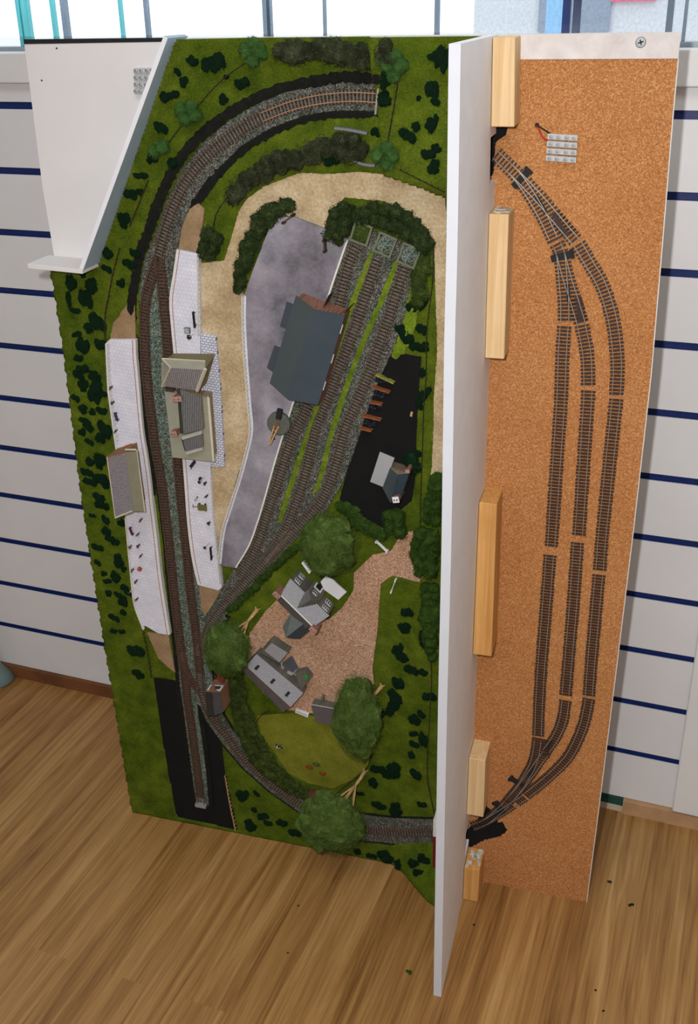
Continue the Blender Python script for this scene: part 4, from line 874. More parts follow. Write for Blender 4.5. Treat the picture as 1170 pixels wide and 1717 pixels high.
# barn
k = K((400, 1060), 4.5); bn = thing('barn', 'long grey roofed barn with walled yard below the farmhouse', 'building', at(460, 1125, .005))
e, r = .024, .034
E0, E1, R1, R0 = k(135,165,e), k(488,460,e), k(395,562,r), k(58,252,r); B0_, B1_ = 2*R0-E0, 2*R1-E1; B0_[2] = B1_[2] = e
b = MB(); slab(b, [E0, R0, R1, E1]); b.build('roof', M['slate_pale'], bn)
b = MB(); slab(b, [R0, B0_, B1_, R1]); b.build('rear_roof', M['purple'], bn)  # rear slope takes a darker roof colour to show it in shadow
b = MB().tube([R0+[0, 0, .0004], R1+[0, 0, .0004]], .0008, 4); b.build('ridge', M['lead'], bn)
w = MB()
for q in ([E0, dn(E0), dn(E1), E1], [B1_, dn(B1_), dn(B0_), B0_], [E0, R0, B0_, dn(B0_), dn(E0)], [E1, dn(E1), dn(B1_), B1_, R1]): w.poly(q)
w.build('stone_walls', M['greystone'], bn)
for x, y in ((140,265),(258,368),(370,465)):
    p = k(x, y, .0297); m = MB(); d = (E1-E0)[:2]; q_ = (R0-E0); sl_ = q_/np.linalg.norm(q_); u_ = (E1-E0)/np.linalg.norm(E1-E0)
    v = [p+u_*a_*.0022+sl_*b_*.0042 for a_, b_ in ((-1, -1), (1, -1), (1, 1), (-1, 1))]; m.hexa([tuple(q) for q in v]+[(q[0], q[1], q[2]+.0008) for q in v]); m.build('skylight', M['dark'], bn)
b = MB(); slab(b, [k(248,82,.024), k(368,158,.020), k(308,228,.020), k(195,140,.024)]); b.build('wing_roof', M['slate_pale'], bn)
w = MB(); down(w, [k(238,70,.0225), k(378,150,.019), k(305,235,.019), k(160,155,.0225)], .005, 0, .0); w.build('wing_walls', M['greystone'], bn)
yw = MB(); Yp = [(325,232),(322,268),(345,300),(400,325),(425,300)]; q = [k(x, y, .012) for x, y in Yp]
for a_, b_ in zip(q[:-1], q[1:]): yw.obox((a_+b_)/2, (b_-a_)[:2], 0, np.linalg.norm(b_-a_)+.001, .0014, .005, .012)
yw.build('yard_wall', M['lead'], bn)
MB().prism([tuple(k(x, y, .006)[:2]) for x, y in ((330,235),(400,180),(450,265),(405,322),(345,300))], .0035, .0062).build('yard_floor', plain((84, 84, 90), .8, .1), bn)
w = MB(); down(w, [k(425,310,.018), k(500,290,.016), k(548,345,.016), k(470,440,.019)], .005, 0, .0); w.build('end_walls', M['greystone'], bn)
MB().prism([tuple(k(x, y, .0175)[:2]) for x, y in ((492,318),(520,312),(532,345),(508,360),(488,350))], .017, .0195).build('green_hatch', plain((70, 120, 60), .6), bn)
p = k(346,320,.013); MB().obox(p, (1, -.6), 0, .005, .003, .012, .0135).build('white_trough', M['whitecard'], bn)
# lean-to shed, troughs, gates
ls = thing('lean_to_shed', 'purple grey roofed lean-to shed left of the tall field tree', 'building', at(548, 1195, .005))
b = MB(); P0, P1, P2, P3 = at(521, 1181, .022), at(571, 1190, .022), at(569, 1217, .014), at(529, 1211, .014); slab(b, [P0, P1, P2, P3]); b.build('roof', M['purple'], ls)
MB().tube([P0+[0, 0, .0004], P1+[0, 0, .0004]], .0009, 4).build('ridge', M['lead'], ls)
w = MB(); down(w, [P0, P1, P2, P3], .005, 0, .03); w.build('stone_walls', M['greystone'], ls)
p = at(541, 1172, .010); MB().obox(p, (.25, 1), 0, .010, .004, .005, .013).build('post', M['greystone'], ls)
tr = thing('water_trough', 'white trough on the field edge between barn and lean-to', 'trough', at(506, 1196, .005)); p = at(506, 1196, .008)
d = (at(516, 1200, .008)-at(496, 1192, .008))[:2]; MB().obox(p, d, 0, .021, .0065, .0045, .0085).build('basin', M['whitecard'], tr); MB().obox(p, d, 0, .018, .0038, .0085, .0087).build('water', plain((196, 204, 210), .2), tr)
def gate(lab, a, b):
    A, B = at(*a, .006), at(*b, .006); t = thing('gate', lab, 'gate', (A+B)/2); m = MB()
    for z in (.0065, .009, .0115): m.tube([(A[0], A[1], z), (B[0], B[1], z)], .0006, 4)
    m.tube([(A[0], A[1], .0065), (B[0], B[1], .0115)], .0005, 4); m.build('bars', M['whitecard'], t)
    q = MB()
    for p in (A, B): q.box(p[0]-.001, p[0]+.001, p[1]-.001, p[1]+.001, .004, .0135)
    q.build('posts', M['whitecard'], t)
gate('white gate at the top of the gravel drive', (632, 906), (650, 923)); gate('white gate at the right of the gravel drive', (664, 971), (657, 990))
# signal box
k = K((330, 1110), 11.7); sb = thing('signal_box', 'tall brick signal box with dark roof beside the exit track', 'building', at(370, 1185, .006))
e, r = .040, .046
T0, T1, T2, T3 = k(165,590,e), k(455,600,e), k(520,985,e), k(195,1065,e); r0, r1 = k(300,600,r), k(345,1050,r)
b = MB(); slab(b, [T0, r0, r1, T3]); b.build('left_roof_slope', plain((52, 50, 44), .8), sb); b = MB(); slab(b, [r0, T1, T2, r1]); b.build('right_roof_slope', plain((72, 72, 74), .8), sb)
w = MB(); w.poly([T1, dn(T1), dn(T2), T2]); w.poly([T3, dn(T3), dn(T0), T0]); w.poly([T0, dn(T0), dn(T1), T1, r0]); w.poly([T2, dn(T2), dn(T3), T3, r1]); w.build('brick_walls', plain((150, 108, 84), .8, .15, 400), sb)
w = MB(); wallpane(w, T0, T1, .06, .94, .022, .036, .001); wf = w.build('window_frame', M['whitecard'], sb); w = MB(); wallpane(w, T0, T1, .16, .84, .025, .033, .0014); w.build('panes', plain((60, 66, 62), .3), wf)
w = MB(); p, q = k(300,260,.014), k(520,340,.022)
for j in range(9):
    c = lerp(dn(T0), dn(T1), .3+.08*j)+np.array([0, .004, 0]); w.box(c[0]-.0012, c[0]+.0012, c[1], c[1]+.008, .005+.0018*j, .0062+.0018*j)
w.build('steps', plain((120, 58, 46), .8), sb)
w = MB(); c0, c1 = lerp(dn(T0), dn(T1), .25)+np.array([0, .012, .01]), lerp(dn(T0), dn(T1), 1.0)+np.array([0, .012, .027]); w.tube([c0, c1], .0008, 5); w.tube([c0, dn(c0)], .0007, 5); w.tube([c1, dn(c1)], .0007, 5); w.build('handrail', plain((120, 58, 46), .8), sb)
# coal office
k = K((540, 560), 4.5); co = thing('coal_office', 'small dark roofed coal office with pale flat canopy', 'building', at(665, 810, .005))
b = MB(); slab(b, [k(435,890,.022), k(546,936,.022), k(462,1156,.022), k(362,1115,.022)], .001); b.build('flat_canopy', M['greyroof_l'], co)
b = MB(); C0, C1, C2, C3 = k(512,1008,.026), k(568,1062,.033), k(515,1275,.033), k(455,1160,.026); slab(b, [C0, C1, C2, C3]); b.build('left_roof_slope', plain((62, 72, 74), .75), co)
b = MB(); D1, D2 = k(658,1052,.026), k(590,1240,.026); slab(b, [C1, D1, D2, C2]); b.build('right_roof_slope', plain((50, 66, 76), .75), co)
w = MB(); down(w, [C0, D1, D2, C3], .005, 0, .02); w.poly([C0, C1-np.array([0, 0, .0005]), D1]); w.poly([C3, C2-np.array([0, 0, .0005]), D2]); w.build('walls', plain((116, 100, 84), .8, .2, 300), co)
w = MB()
for p in (k(450,915,.02), k(380,1105,.02)): w.tube([dn(p), np.array([p[0], p[1], .021])], .0008, 5)
w.build('canopy_posts', M['fence'], co); chimney(co, k(556,1250,.037), .038, .005, .0075, .007, 0.2, True, 'brick', 'whitecard')
chimney(co, k(640,1042,.032), .03, .005, .005, .004, 0.2, False, 'brick', 'brickline')
# coal bins
for i, (a, b, c) in enumerate((((632,626),(662,640),0), ((625,646),(655,656),1), ((622,672),(642,676),1), ((608,694),(640,702),1), ((605,716),(625,720),1))):
    A, B = at(*a, .006), at(*b, .006); t = thing('coal_bin_wall', ['yellowish', 'rusty'][c]+f' timber coal bin wall, {ORD[i]} down the siding edge', 'coal bin', (A+B)/2, 'coal bin walls')
    MB().obox((A+B)/2, (B-A)[:2], 0, np.linalg.norm((B-A)[:2]), .0018, .004, .014).build('boards', M['rustboard'] if c else plain((150, 150, 60), .85, .3, 200), t)
for i, (x, y) in enumerate(((640,636),(638,660),(630,681),(622,708))):
    p = at(x, y, .006); m = MB(); lump(m, (p[0], p[1], .0055), (.009, .0055, .005), 3, .4, 4, i); tag(m.build('coal_heap', M['coal']), f'heap of black coal, {ORD[i]} from the top in the coal bins', 'coal', 'coal heaps')
p = at(690, 694, .006); t = thing('plank', 'tiny tan board at the right of the coal yard', 'board', p); MB().obox(p, (.2, 1), 0, .006, .003, .005, .008).build('boards', M['trunk'], t)
# buffers
def buffer(lab, c, ang, fill):
    p = at(*c, .01); t = thing('buffer_stop', lab, 'buffer stop', (p[0], p[1], .006)); a = (math.cos(ang), math.sin(ang)); b_ = (-a[1], a[0]); m = MB()
    for d, l, w in ((-.0115, .0024, .024), (.0115, .0024, .024)): m.obox((p[0]+a[0]*d, p[1]+a[1]*d), a, 0, l, w, .005, .013)
    for d in (-.0105, .0105): m.obox((p[0]+b_[0]*d, p[1]+b_[1]*d), a, 0, .022, .0024, .005, .013)
    m.build('sleeper_box', plain((112, 116, 92), .85, .2, 300), t)
    q = MB(); lump(q, (p[0], p[1], .0115), (.011, .011, .003), 3, .2, 4, int(c[0])); q.build('earth_fill', M[fill], t)
buffer('sleeper built buffer at the end of the left siding', (606, 391), 1.25, 'scrub'); buffer('sleeper built buffer at the end of the middle siding', (646, 410), 1.2, 'ballast_green'); buffer('sleeper built buffer at the end of the right siding', (686, 428), 1.2, 'ballast_green')
p = at(337, 1350, .012); bs = thing('buffer_stop', 'grey buffer stop at the end of the spur over the black strip', 'buffer stop', (p[0], p[1], .006))
MB().box(p[0]-.0095, p[0]+.0095, p[1]-.003, p[1]+.003, .009, .0155).build('buffer_beam', plain((150, 150, 146), .7), bs)
q = MB()
for d in (-.006, .006): q.tube([(p[0]+d, p[1], .005), (p[0]+d, p[1], .015)], .0009, 5); q.tube([(p[0]+d, p[1]+.012, .006), (p[0]+d, p[1]+.001, .014)], .0008, 5)
q.build('rail_posts', M['rust'], bs)
# yard crane
k = K((430, 670), 13.0); yc = thing('yard_crane', 'tan jib yard crane on a round stone base in the goods yard', 'crane', at(463, 712, .0095))
p = k(470,540,.016); MB().lathe((p[0], p[1], .0095), [(.0165, 0), (.0162, .0055), (.0145, .0066), (.001, .0068)], 28).build('round_base', plain((96, 98, 90), .8, .2, 300), yc)
j0 = k(390,560,.022); j1 = k(275,980,.034); m = MB()
for d in (-.0018, .0018): m.tube([(p[0]+d*1.6, p[1], .022), (j1[0]+d*.5, j1[1], j1[2])], .0011, 5)
for s_ in (.25, .5, .75):
    c = lerp(np.array([p[0], p[1], .022]), j1, s_); m.box(c[0]-.0022, c[0]+.0022, c[1]-.0006, c[1]+.0006, c[2]-.0006, c[2]+.0006)
m.build('jib', plain((190, 160, 116), .75), yc)
m = MB().tube([(p[0], p[1], .016), (p[0], p[1], .03)], [.0024, .0014], 8); m.tube([(p[0], p[1], .03), j1], .0004, 4); m.build('mast', plain((150, 92, 54), .75), yc)
m = MB(); q0 = k(520,230,.016); m.obox((lerp(p, q0, .78)), (q0-p)[:2], 0, .014, .007, .016, .021); m.build('counterweight', M['dark'], yc)
m = MB().tube([j1, (j1[0], j1[1], .014)], .0003, 4); m.lathe((j1[0], j1[1], .0125), [(.0009, 0), (.0012, .0012), (.0004, .002)], 8); m.build('hook', M['dark'], yc)
# yard gate posts
for (a, b, lab) in (((477,372),(492,360),'brown wooden gate at the top left entrance of the goods yard'), ((545,402),(546,420),'dark wooden gate at the top right entrance of the goods yard')):
    A, B = at(*a, .012), at(*b, .012); t = thing('yard_gate', lab, 'gate', (A+B)/2); MB().obox((A+B)/2, (B-A)[:2], 0, np.linalg.norm((B-A)[:2]), .0016, .009, .019).build('panel', plain((84, 72, 66), .85, .2, 300), t)
    q = MB(); q.box(A[0]-.0013, A[0]+.0013, A[1]-.0013, A[1]+.0013, .008, .021); q.box(B[0]-.0013, B[0]+.0013, B[1]-.0013, B[1]+.0013, .008, .021); q.build('posts', M['fence'], t)
# road bridge, tunnel mouth, platelayers hut, divider portal
br = thing('road_bridge', 'grey stone parapets of the road bridge near the pale trees', 'bridge', at(592, 243, .006))
for pts in ([(560,215),(585,218),(615,224)], [(560,256),(580,263),(606,275),(628,278)]):
    kerb('', pts, .012, .003).build('parapet', plain((120, 122, 124), .85, .15, 300), br)
tp = thing('tunnel_mouth', 'pale stone tunnel mouth where the curved track enters the hill', 'tunnel', at(636, 165, .006))
A, B = at(640, 112, .03), at(631, 192, .03); dd = (B-A)[:2]; L = np.linalg.norm(dd); dd /= L; m = MB()
for s0, s1, z0, z1 in ((0, .3, .004, .032), (.68, 1, .004, .032), (.3, .68, .026, .032)):
    c = A[:2]+dd*L*(s0+s1)/2; m.obox((c[0]-.001, c[1]), dd, 0, L*(s1-s0), .002, z0, z1)
m.build('portal_wall', plain((150, 146, 132), .8, .15, 300), tp); MB().obox(A[:2]+dd*L*.49+np.array([.0008, 0]), dd, 0, L*.4, .0008, .0045, .0262).build('tunnel_dark', M['black'], tp)
ph = thing('lineside_hut', 'tiny blue grey roofed lineside hut beside the bottom tree', 'hut', at(529, 1342, .006)); q = [at(x, y, .016) for x, y in ((516,1330),(541,1330),(546,1350),(515,1352))]
w = MB(); down(w, q, .005, 0, .04); w.build('walls', plain((92, 52, 44), .85, .2), ph); b = MB(); rr0, rr1 = at(522, 1340, .02), at(546, 1341, .02); slab(b, [q[0], q[1], rr1, rr0]); b.build('red_roof_slope', plain((92, 50, 48), .85, .2, 200), ph); b = MB(); slab(b, [rr0, rr1, q[2], q[3]]); b.build('blue_roof_slope', plain((76, 82, 92), .85, .1), ph)
pu = at(729, 1435, .032)[0]
pt = thing('road_overbridge', 'dark red girder bridge with white stone ends beside the divider foot', 'bridge', (pu, .07, .005))
def pvv(y, h): return at(728, y, h)[1]
for y0, y1, mat, nm, z0, z1 in ((1402, 1476, plain((112, 28, 26), .6, .15), 'red_girder', .022, .032), (1374, 1402, M['kerb'], 'upper_abutment', .004, .033), (1476, 1497, M['kerb'], 'lower_abutment', .004, .033)):
    MB().box(pu-.0035, pu+.004, pvv(y1, .032), pvv(y0, .032), z0, z1).build(nm, mat, pt)
# ------------------------------------------------------------------ people and platform furniture
def figure_mesh(coat, legs, pose):
    m = bpy.data.meshes.new('person'); s = 1.0
    J = {'pel': (0, 0, .0052), 'ches': (0, 0, .0086), 'neck': (0, 0, .0098), 'head': (0, .0002, .0108), 'top': (0, .0002, .0117), 'ls': (-.0017, 0, .0093), 'rs': (.0017, 0, .0093),
         'le': (-.0021, .0002, .0073), 're': (.0021, .0002, .0073), 'lh': (-.0019, .0008+pose*.0006, .0056), 'rh': (.0019, .0009, .0056-pose*.0006), 'lk': (-.0008, .0003+pose*.0004, .0027), 'rk': (.0008, .0002, .0027), 'lf': (-.0009, -.0002, .0003), 'rf': (.0009, 0-pose*.0005, .0003), 'lt': (-.0010, .0011, .0002), 'rt': (.0010, .0011, .0002)}
    R_ = {'pel': .0014, 'ches': .0015, 'neck': .0005, 'head': .0009, 'top': .0007, 'ls': .0007, 'rs': .0007, 'le': .0005, 're': .0005, 'lh': .0004, 'rh': .0004, 'lk': .0007, 'rk': .0007, 'lf': .0005, 'rf': .0005, 'lt': .0004, 'rt': .0004}
    E = [('pel','ches'),('ches','neck'),('neck','head'),('head','top'),('ches','ls'),('ches','rs'),('ls','le'),('rs','re'),('le','lh'),('re','rh'),('pel','lk'),('pel','rk'),('lk','lf'),('rk','rf'),('lf','lt'),('rf','rt')]
    K_ = list(J); sc_ = 100.0
    m.from_pydata([tuple(c*sc_ for c in J[k]) for k in K_], [(K_.index(a), K_.index(b)) for a, b in E], [])
    o = bpy.data.objects.new('person', m); COL.objects.link(o); md = o.modifiers.new('s', 'SKIN'); md.use_smooth_shade = True
    for k, sv in zip(K_, m.skin_vertices[0].data): sv.radius = (R_[k]*sc_, R_[k]*sc_); sv.use_root = (k == 'pel')
    o.modifiers.new('d', 'SUBSURF').levels = 1
    dg = bpy.context.evaluated_depsgraph_get(); me = bpy.data.meshes.new_from_object(o.evaluated_get(dg)); bpy.data.objects.remove(o)
    me.transform(Matrix.Scale(1/sc_, 4)); me.materials.clear()
    for mt in (legs, coat, M['skin']): me.materials.append(mt)
    for f in me.polygons:
        z = f.center.z; f.material_index = 0 if z < .0050 else (1 if z < .0099 else 2)
        if z > .0099 and f.center.y < -.0002: f.material_index = 0
    me.name = 'person'; return me
FM = [figure_mesh(plain(c, .8), plain(l, .8), p) for c, l, p in (((120, 50, 60), (50, 46, 60), .5), ((60, 60, 76), (40, 40, 46), 1), ((90, 84, 70), (52, 48, 44), 0), ((196, 196, 190), (44, 44, 48), 1), ((40, 40, 44), (34, 34, 38), .3))]
def person(x, y, k, rot, lab, z=.011, group='figures on the platforms'):
    p = at(x, y, z+.005); o = bpy.data.objects.new('person', FM[k]); COL.objects.link(o); o.matrix_world = MB4 @ Matrix.Translation((p[0], p[1], z)) @ Matrix.Rotation(rot, 4, 'Z'); tag(o, lab, 'person', group)
person(236, 872, 0, 1.2, 'person in a dull red coat nearest the left shelter')
person(231, 896, 2, .4, 'person in brown beside the dark red bench')
person(232, 915, 1, 2.2, 'person in dark blue below the person in brown')
person(218, 917, 2, -.6, 'person standing near the white fence, left platform')
person(236, 932, 1, 1.0, 'person in dark clothes just above the red flower tub')
person(222, 956, 2, 1.5, 'person in drab coat left of the red flower tub')
person(228, 975, 0, 1.7, 'person in red brown below the red flower tub')
person(229, 1005, 1, .5, 'lone person near the lower end of the left platform')
person(186, 650, 2, 1.5, 'person topmost by the white fence, upper left platform')
person(189, 675, 1, 1.9, 'person by the white fence above the blue bench')
person(194, 723, 4, .9, 'person just above the shelter roof, left platform')
person(346, 832, 4, .4, 'person in black nearest the lane, right platform')
person(329, 836, 3, 1.3, 'person in a pale coat beside the luggage trolley')
person(350, 877, 4, -.8, 'lone person at the back below the trolley')
person(344, 810, 4, 2.0, 'small dark person beside the black barrel')
def bench(x, y, ang, rgb, lab, z=.011):
    p = at(x, y, z+.004); t = thing('bench', lab, 'bench', (p[0], p[1], z), None, MB4, ang); mt = plain(rgb, .7)
    def put(m, n):
        m.v = [(a+p[0], b+p[1], c+z) for a, b, c in m.v]; m.build(n, mt, t)
    put(MB().box(-.006, .006, -.002, .002, .0028, .0036), 'seat'); put(MB().box(-.006, .006, -.0026, -.0018, .0036, .0072), 'backrest')
    for sx in (-.005, .005): put(MB().box(sx-.0005, sx+.0005, -.0022, .002, 0, .0028), 'leg')
bench(194, 699, 1.75, (52, 54, 96), 'dark blue bench on the upper left platform')
bench(219, 891, 1.8, (92, 44, 56), 'dark red bench below the shelter on the left platform')
bench(322, 779, .9, (42, 44, 74), 'dark blue bench at the lower end of the station building')
def sign(x0, y0, x1, y1, lab):
    A, B = at(x0, y0, .02), at(x1, y1, .02); t = thing('station_sign', lab, 'sign', ((A+B)[0]/2, (A+B)[1]/2, .011)); d = (B-A)[:2]
    MB().obox((A+B)/2, d, 0, np.linalg.norm(d), .0011, .0165, .0215).build('name_board', M['dark'], t); q = MB()
    for s_ in (.12, .88): c = lerp(A, B, s_); q.tube([(c[0], c[1], .0108), (c[0], c[1], .0165)], .0005, 5)
    q.build('posts', M['dark'], t)
sign(323, 523, 326, 550, 'long black station name board on the upper right platform'); sign(352, 918, 354, 939, 'long black station name board on the lower right platform')
def lamp(x, y, lab, hgt=.018):
    p = at(x, y, .011); t = thing('platform_lamp', lab, 'lamp', p); MB().tube([p, p+[0, 0, hgt]], .0005, 6).build('post', M['kerb'], t)
    MB().lathe((p[0], p[1], .011+hgt), [(.0006, -.0003), (.0019, .0007), (.0022, .0021), (.0006, .0032)], 10).build('lantern', M['dark'], t)
lamp(343, 799, 'black lamp on a white post beside the black barrel'); lamp(352, 908, 'black lamp on a white post above the lower name board'); lamp(326, 559, 'black lamp on a white post below the upper name board'); lamp(226, 984, 'black lamp beside the lower fence of the left platform')
def barrel(x, y, rgb, lab, cat='barrel', r=.003, plants=False):
    p = at(x, y, .013); t = thing('barrel' if not plants else 'flower_tub', lab, cat, (p[0], p[1], .011)); MB().lathe((p[0], p[1], .011), [(r*.8, 0), (r, .002), (r*.82, .0042), (r*.7, .0042), (r*.65, .0036), (.0002, .0036)], 14).build('tub', plain(rgb, .7), t)
    if plants:
        m = MB(); lump(m, (p[0], p[1], .0152), (r*.8, r*.8, .0014), 2, .5, 4, 3); m.build('flowers', plain((200, 90, 70), .8, .3, 700), t)
barrel(336, 803, (40, 42, 48), 'black barrel on the lower right platform'); barrel(234, 954, (120, 74, 50), 'red flower tub on the lower left platform', 'flower tub', .0036, True)
p = at(339, 851, .014); lt = thing('luggage_trolley', 'olive luggage trolley on the lower right platform', 'trolley', (p[0], p[1], .011))
MB().box(p[0]-.007, p[0]+.007, p[1]-.0045, p[1]+.0045, .0138, .0148).build('deck', plain((110, 104, 52), .75, .2, 300), lt)
q = MB(); q.tube([(p[0]-.007, p[1], .0144), (p[0]-.0135, p[1]+.001, .0155)], .0005, 5); q.tube([(p[0]-.0135, p[1]-.002, .0155), (p[0]-.0135, p[1]+.004, .0155)], .0005, 5); q.build('handle', M['dark'], lt)
for sx in (-.0045, .0045):
    for sy in (-.005, .005):
        q = MB(); q.tube([(p[0]+sx, p[1]+sy-.0006, .0125), (p[0]+sx, p[1]+sy+.0006, .0125)], .0015, 10); q.build('wheel', M['dark'], lt)
p = at(314, 554, .013); cr = thing('luggage_crate', 'grey crate on the upper right platform', 'crate', (p[0], p[1], .011)); MB().box(p[0]-.0038, p[0]+.0038, p[1]-.0038, p[1]+.0038, .011, .015).build('box', plain((120, 124, 122), .8), cr); MB().box(p[0]-.003, p[0]+.003, p[1]-.003, p[1]+.003, .015, .0153).build('lid', plain((170, 174, 172), .8), cr)
p = at(317, 565, .013); tk = thing('trunk_case', 'black travelling trunk below the grey crate', 'luggage', (p[0], p[1], .011)); MB().box(p[0]-.0025, p[0]+.0025, p[1]-.0022, p[1]+.0022, .011, .0142).build('case', M['dark'], tk); MB().box(p[0]-.0026, p[0]+.0026, p[1]-.0004, p[1]+.0004, .011, .0145).build('strap', M['fence'], tk)
# cow and garden
p = at(467, 1250, .008); cm = MB()
for c, r_, s_ in (((0, 0, .0062), (.0055, .0026, .0026), 1), ((.0062, 0, .0072), (.002, .0014, .0016), 2)): lump(cm, (p[0]+c[0], p[1]+c[1], p[2]-.0026+c[2]), r_, 2, .08, 2, s_)
for sx in (-.0036, .0036):
    for sy in (-.0013, .0013): cm.tube([(p[0]+sx, p[1]+sy, .0056), (p[0]+sx, p[1]+sy, .0105)], [.0006, .0009], 6)
cm.tube([(p[0]-.0052, p[1], .013), (p[0]-.0062, p[1], .009)], .0003, 5)
t = NT('cow_hide'); col = t.ramp(t.noise(t.mapping(), 260, 1), [(.47, srgb(26, 24, 24)), (.52, srgb(226, 222, 214))], 'CONSTANT'); t.done(col, .8)
tag(cm.build('cow', t.mat, smooth=True), 'black and white cow standing in the farm field', 'cow')
for i, (x, y) in enumerate(((518,1287),(530,1282),(541,1297))):
    p = at(x, y, .007); m = MB(); lump(m, (p[0], p[1], .006), (.006, .003, .003), 2, .4, 3, i); leaves(m, (p[0], p[1], .006), (.006, .003, .003), 30, .002, i)
    tag(m.build('flower_clump', plain(((120, 60, 24), (70, 84, 30), (132, 66, 24))[i], .9, .3, 600)), ('rusty clump at the left of the field flower bed', 'green clump at the top of the field flower bed', 'rusty clump at the right of the field flower bed')[i], 'plants')
# ------------------------------------------------------------------ the shop
def tags(o): o['kind'] = 'structure'; return o
def rm(name, m, mat, bevel=0, parent=None): 
    o = m.build(name, mat, parent, None if parent else (0, 0, 0), I4, bevel=bevel)
    return tags(o) if not parent else o
X0, X1, Y0, Y1, ZC = -2.2, 2.6, -3.6, 0.0, 2.7
t = NT('oak_laminate'); v = t.mapping(rot=(0, 0, math.pi/2+.012))
x = t.n.new('ShaderNodeTexBrick'); x.inputs['Color1'].default_value = g4(.15); x.inputs['Color2'].default_value = g4(.85); x.inputs['Mortar'].default_value = g4(.5); x.inputs['Scale'].default_value = 1
x.inputs['Brick Width'].default_value = .95; x.inputs['Row Height'].default_value = .064; x.inputs['Mortar Size'].default_value = .0; x.offset = .37; x.offset_frequency = 2; t.link(v, x.inputs['Vector'])
tone = t.bw(x.outputs['Color'])
cx = t.n.new('ShaderNodeCombineXYZ'); t.link(tone, cx.inputs[2]); va = t.n.new('ShaderNodeVectorMath'); va.operation = 'MULTIPLY_ADD'; t.link(t.mapping(scale=(20, .8, 1)), va.inputs[0]); va.inputs[1].default_value = (1, 1, 1)
sc3 = t.n.new('ShaderNodeVectorMath'); sc3.operation = 'SCALE'; t.link(cx.outputs[0], sc3.inputs[0]); sc3.inputs['Scale'].default_value = 37; t.link(sc3.outputs[0], va.inputs[2])
grain = t.noise(va.outputs[0], 2.2, 6, .6, 1.2)
vb2 = t.n.new('ShaderNodeVectorMath'); vb2.operation = 'MULTIPLY_ADD'; t.link(t.mapping(scale=(190, 6, 1)), vb2.inputs[0]); vb2.inputs[1].default_value = (1, 1, 1); t.link(sc3.outputs[0], vb2.inputs[2])
fine = t.noise(vb2.outputs[0], 1.4, 4, .6)
f = t.bw(t.mix(.35, grain, fine)); f = t.bw(t.mix(.10, f, tone))
c = t.ramp(f, [(.32, srgb(104, 68, 32)), (.45, srgb(148, 106, 58)), (.57, srgb(172, 130, 76)), (.7, srgb(196, 156, 102))])
t.bump(fine, .06, .0004); FLOOR = t.done(c, .42, .35)
m = MB().box(X0, X1, Y0, Y1+.2, -.05, 0); rm('floor', m, FLOOR)
WALLM = plain((230, 229, 230), .5, .03, 6, name='white_slatwall'); BLUE = plain((22, 44, 104), .4, .1, 60, name='blue_groove_insert'); PW = plain((232, 231, 230), .5, .03, 6, name='white_trim_paint')
ZG = [1.1222-.1*i for i in range(11)]
def slatpanel(xa, xb, ends):
    m = MB(); zs = [1.156]
    for z in ZG: zs += [z+.0055, z-.0055]
    zs += [.027]
    for a, b in zip(zs[::2], zs[1::2]): m.box(xa, xb, 0, .018, b, a)
    m.box(xa, xb, .012, .03, .027, 1.156); return m
wl = MB(); wl2 = slatpanel(-1.8, -.745, 0); wr = slatpanel(-.60, .342, 0)
for q in (wl2, wr): wl.add(q.v, q.f)
wl.box(-.745, -.60, 0, .018, .027, 1.156); wl.box(X0, -1.8, 0, .03, 0, 1.2); wl.box(X0, X1, .03, .12, 0, 1.19); wl.box(.342, X1, -.001, .03, 0, 1.156)
wl.box(X0, X1, .0, .12, 2.45, ZC); wl.box(X0, -1.95, 0, .12, 1.19, 2.45); wl.box(2.35, X1, 0, .12, 1.19, 2.45)
rm('wall_back', wl, WALLM)
gi = MB()
n_tr = 1
for xa, xb in ((-1.8, -.745), (-.60, .342)):
    for z in ZG:
        q = MB(); q.box(xa, xb, .006, .012, z-.0055, z+.0055); q.box(xa, xb, .002, .006, z-.0055, z-.0043); rm(f'trim_{n_tr}', q, BLUE); n_tr += 1
ap = MB().box(X0, X1, -.016, .0, 1.156, 1.199); ap.box(X0, X1, -.004, .13, 1.187, 1.1995); rm('window_sill', ap, PW, .002)
pl = MB().box(.342, .62, -.014, .0, .030, 1.156); rm('trim_40', pl, PW, .003)
rp = MB().box(.378, .55, -.019, -.014, .13, .40); rm('trim_41', rp, plain((150, 140, 128), .6, .05), .006)
sk = MB().box(X0, .145, -.008, .02, 0, .026); rm('baseboard_back', sk, plain((122, 78, 46), .7, .25, 14))
sk = MB().box(.145, .262, -.006, .02, 0, .011); rm('baseboard_pale', sk, plain((206, 190, 166), .7, .1)); sk = MB().box(.145, .262, -.004, .02, .011, .026); rm('baseboard_green', sk, plain((40, 80, 70), .7, .3, 40))
sk = MB().box(.262, X1, -.010, .02, 0, .026); rm('baseboard_right', sk, plain((196, 156, 116), .65, .15, 20))
ow = MB().box(X0-.1, X0, Y0, .12, 0, ZC); rm('wall_left', ow, PW); ow = MB().box(X1, X1+.1, Y0, .12, 0, ZC); rm('wall_right', ow, PW); ow = MB().box(X0-.1, X1+.1, Y0-.1, Y0, 0, ZC); rm('wall_front', ow, PW); ow = MB().box(X0-.1, X1+.1, Y0-.1, .12, ZC, ZC+.1); rm('ceiling', ow, PW)
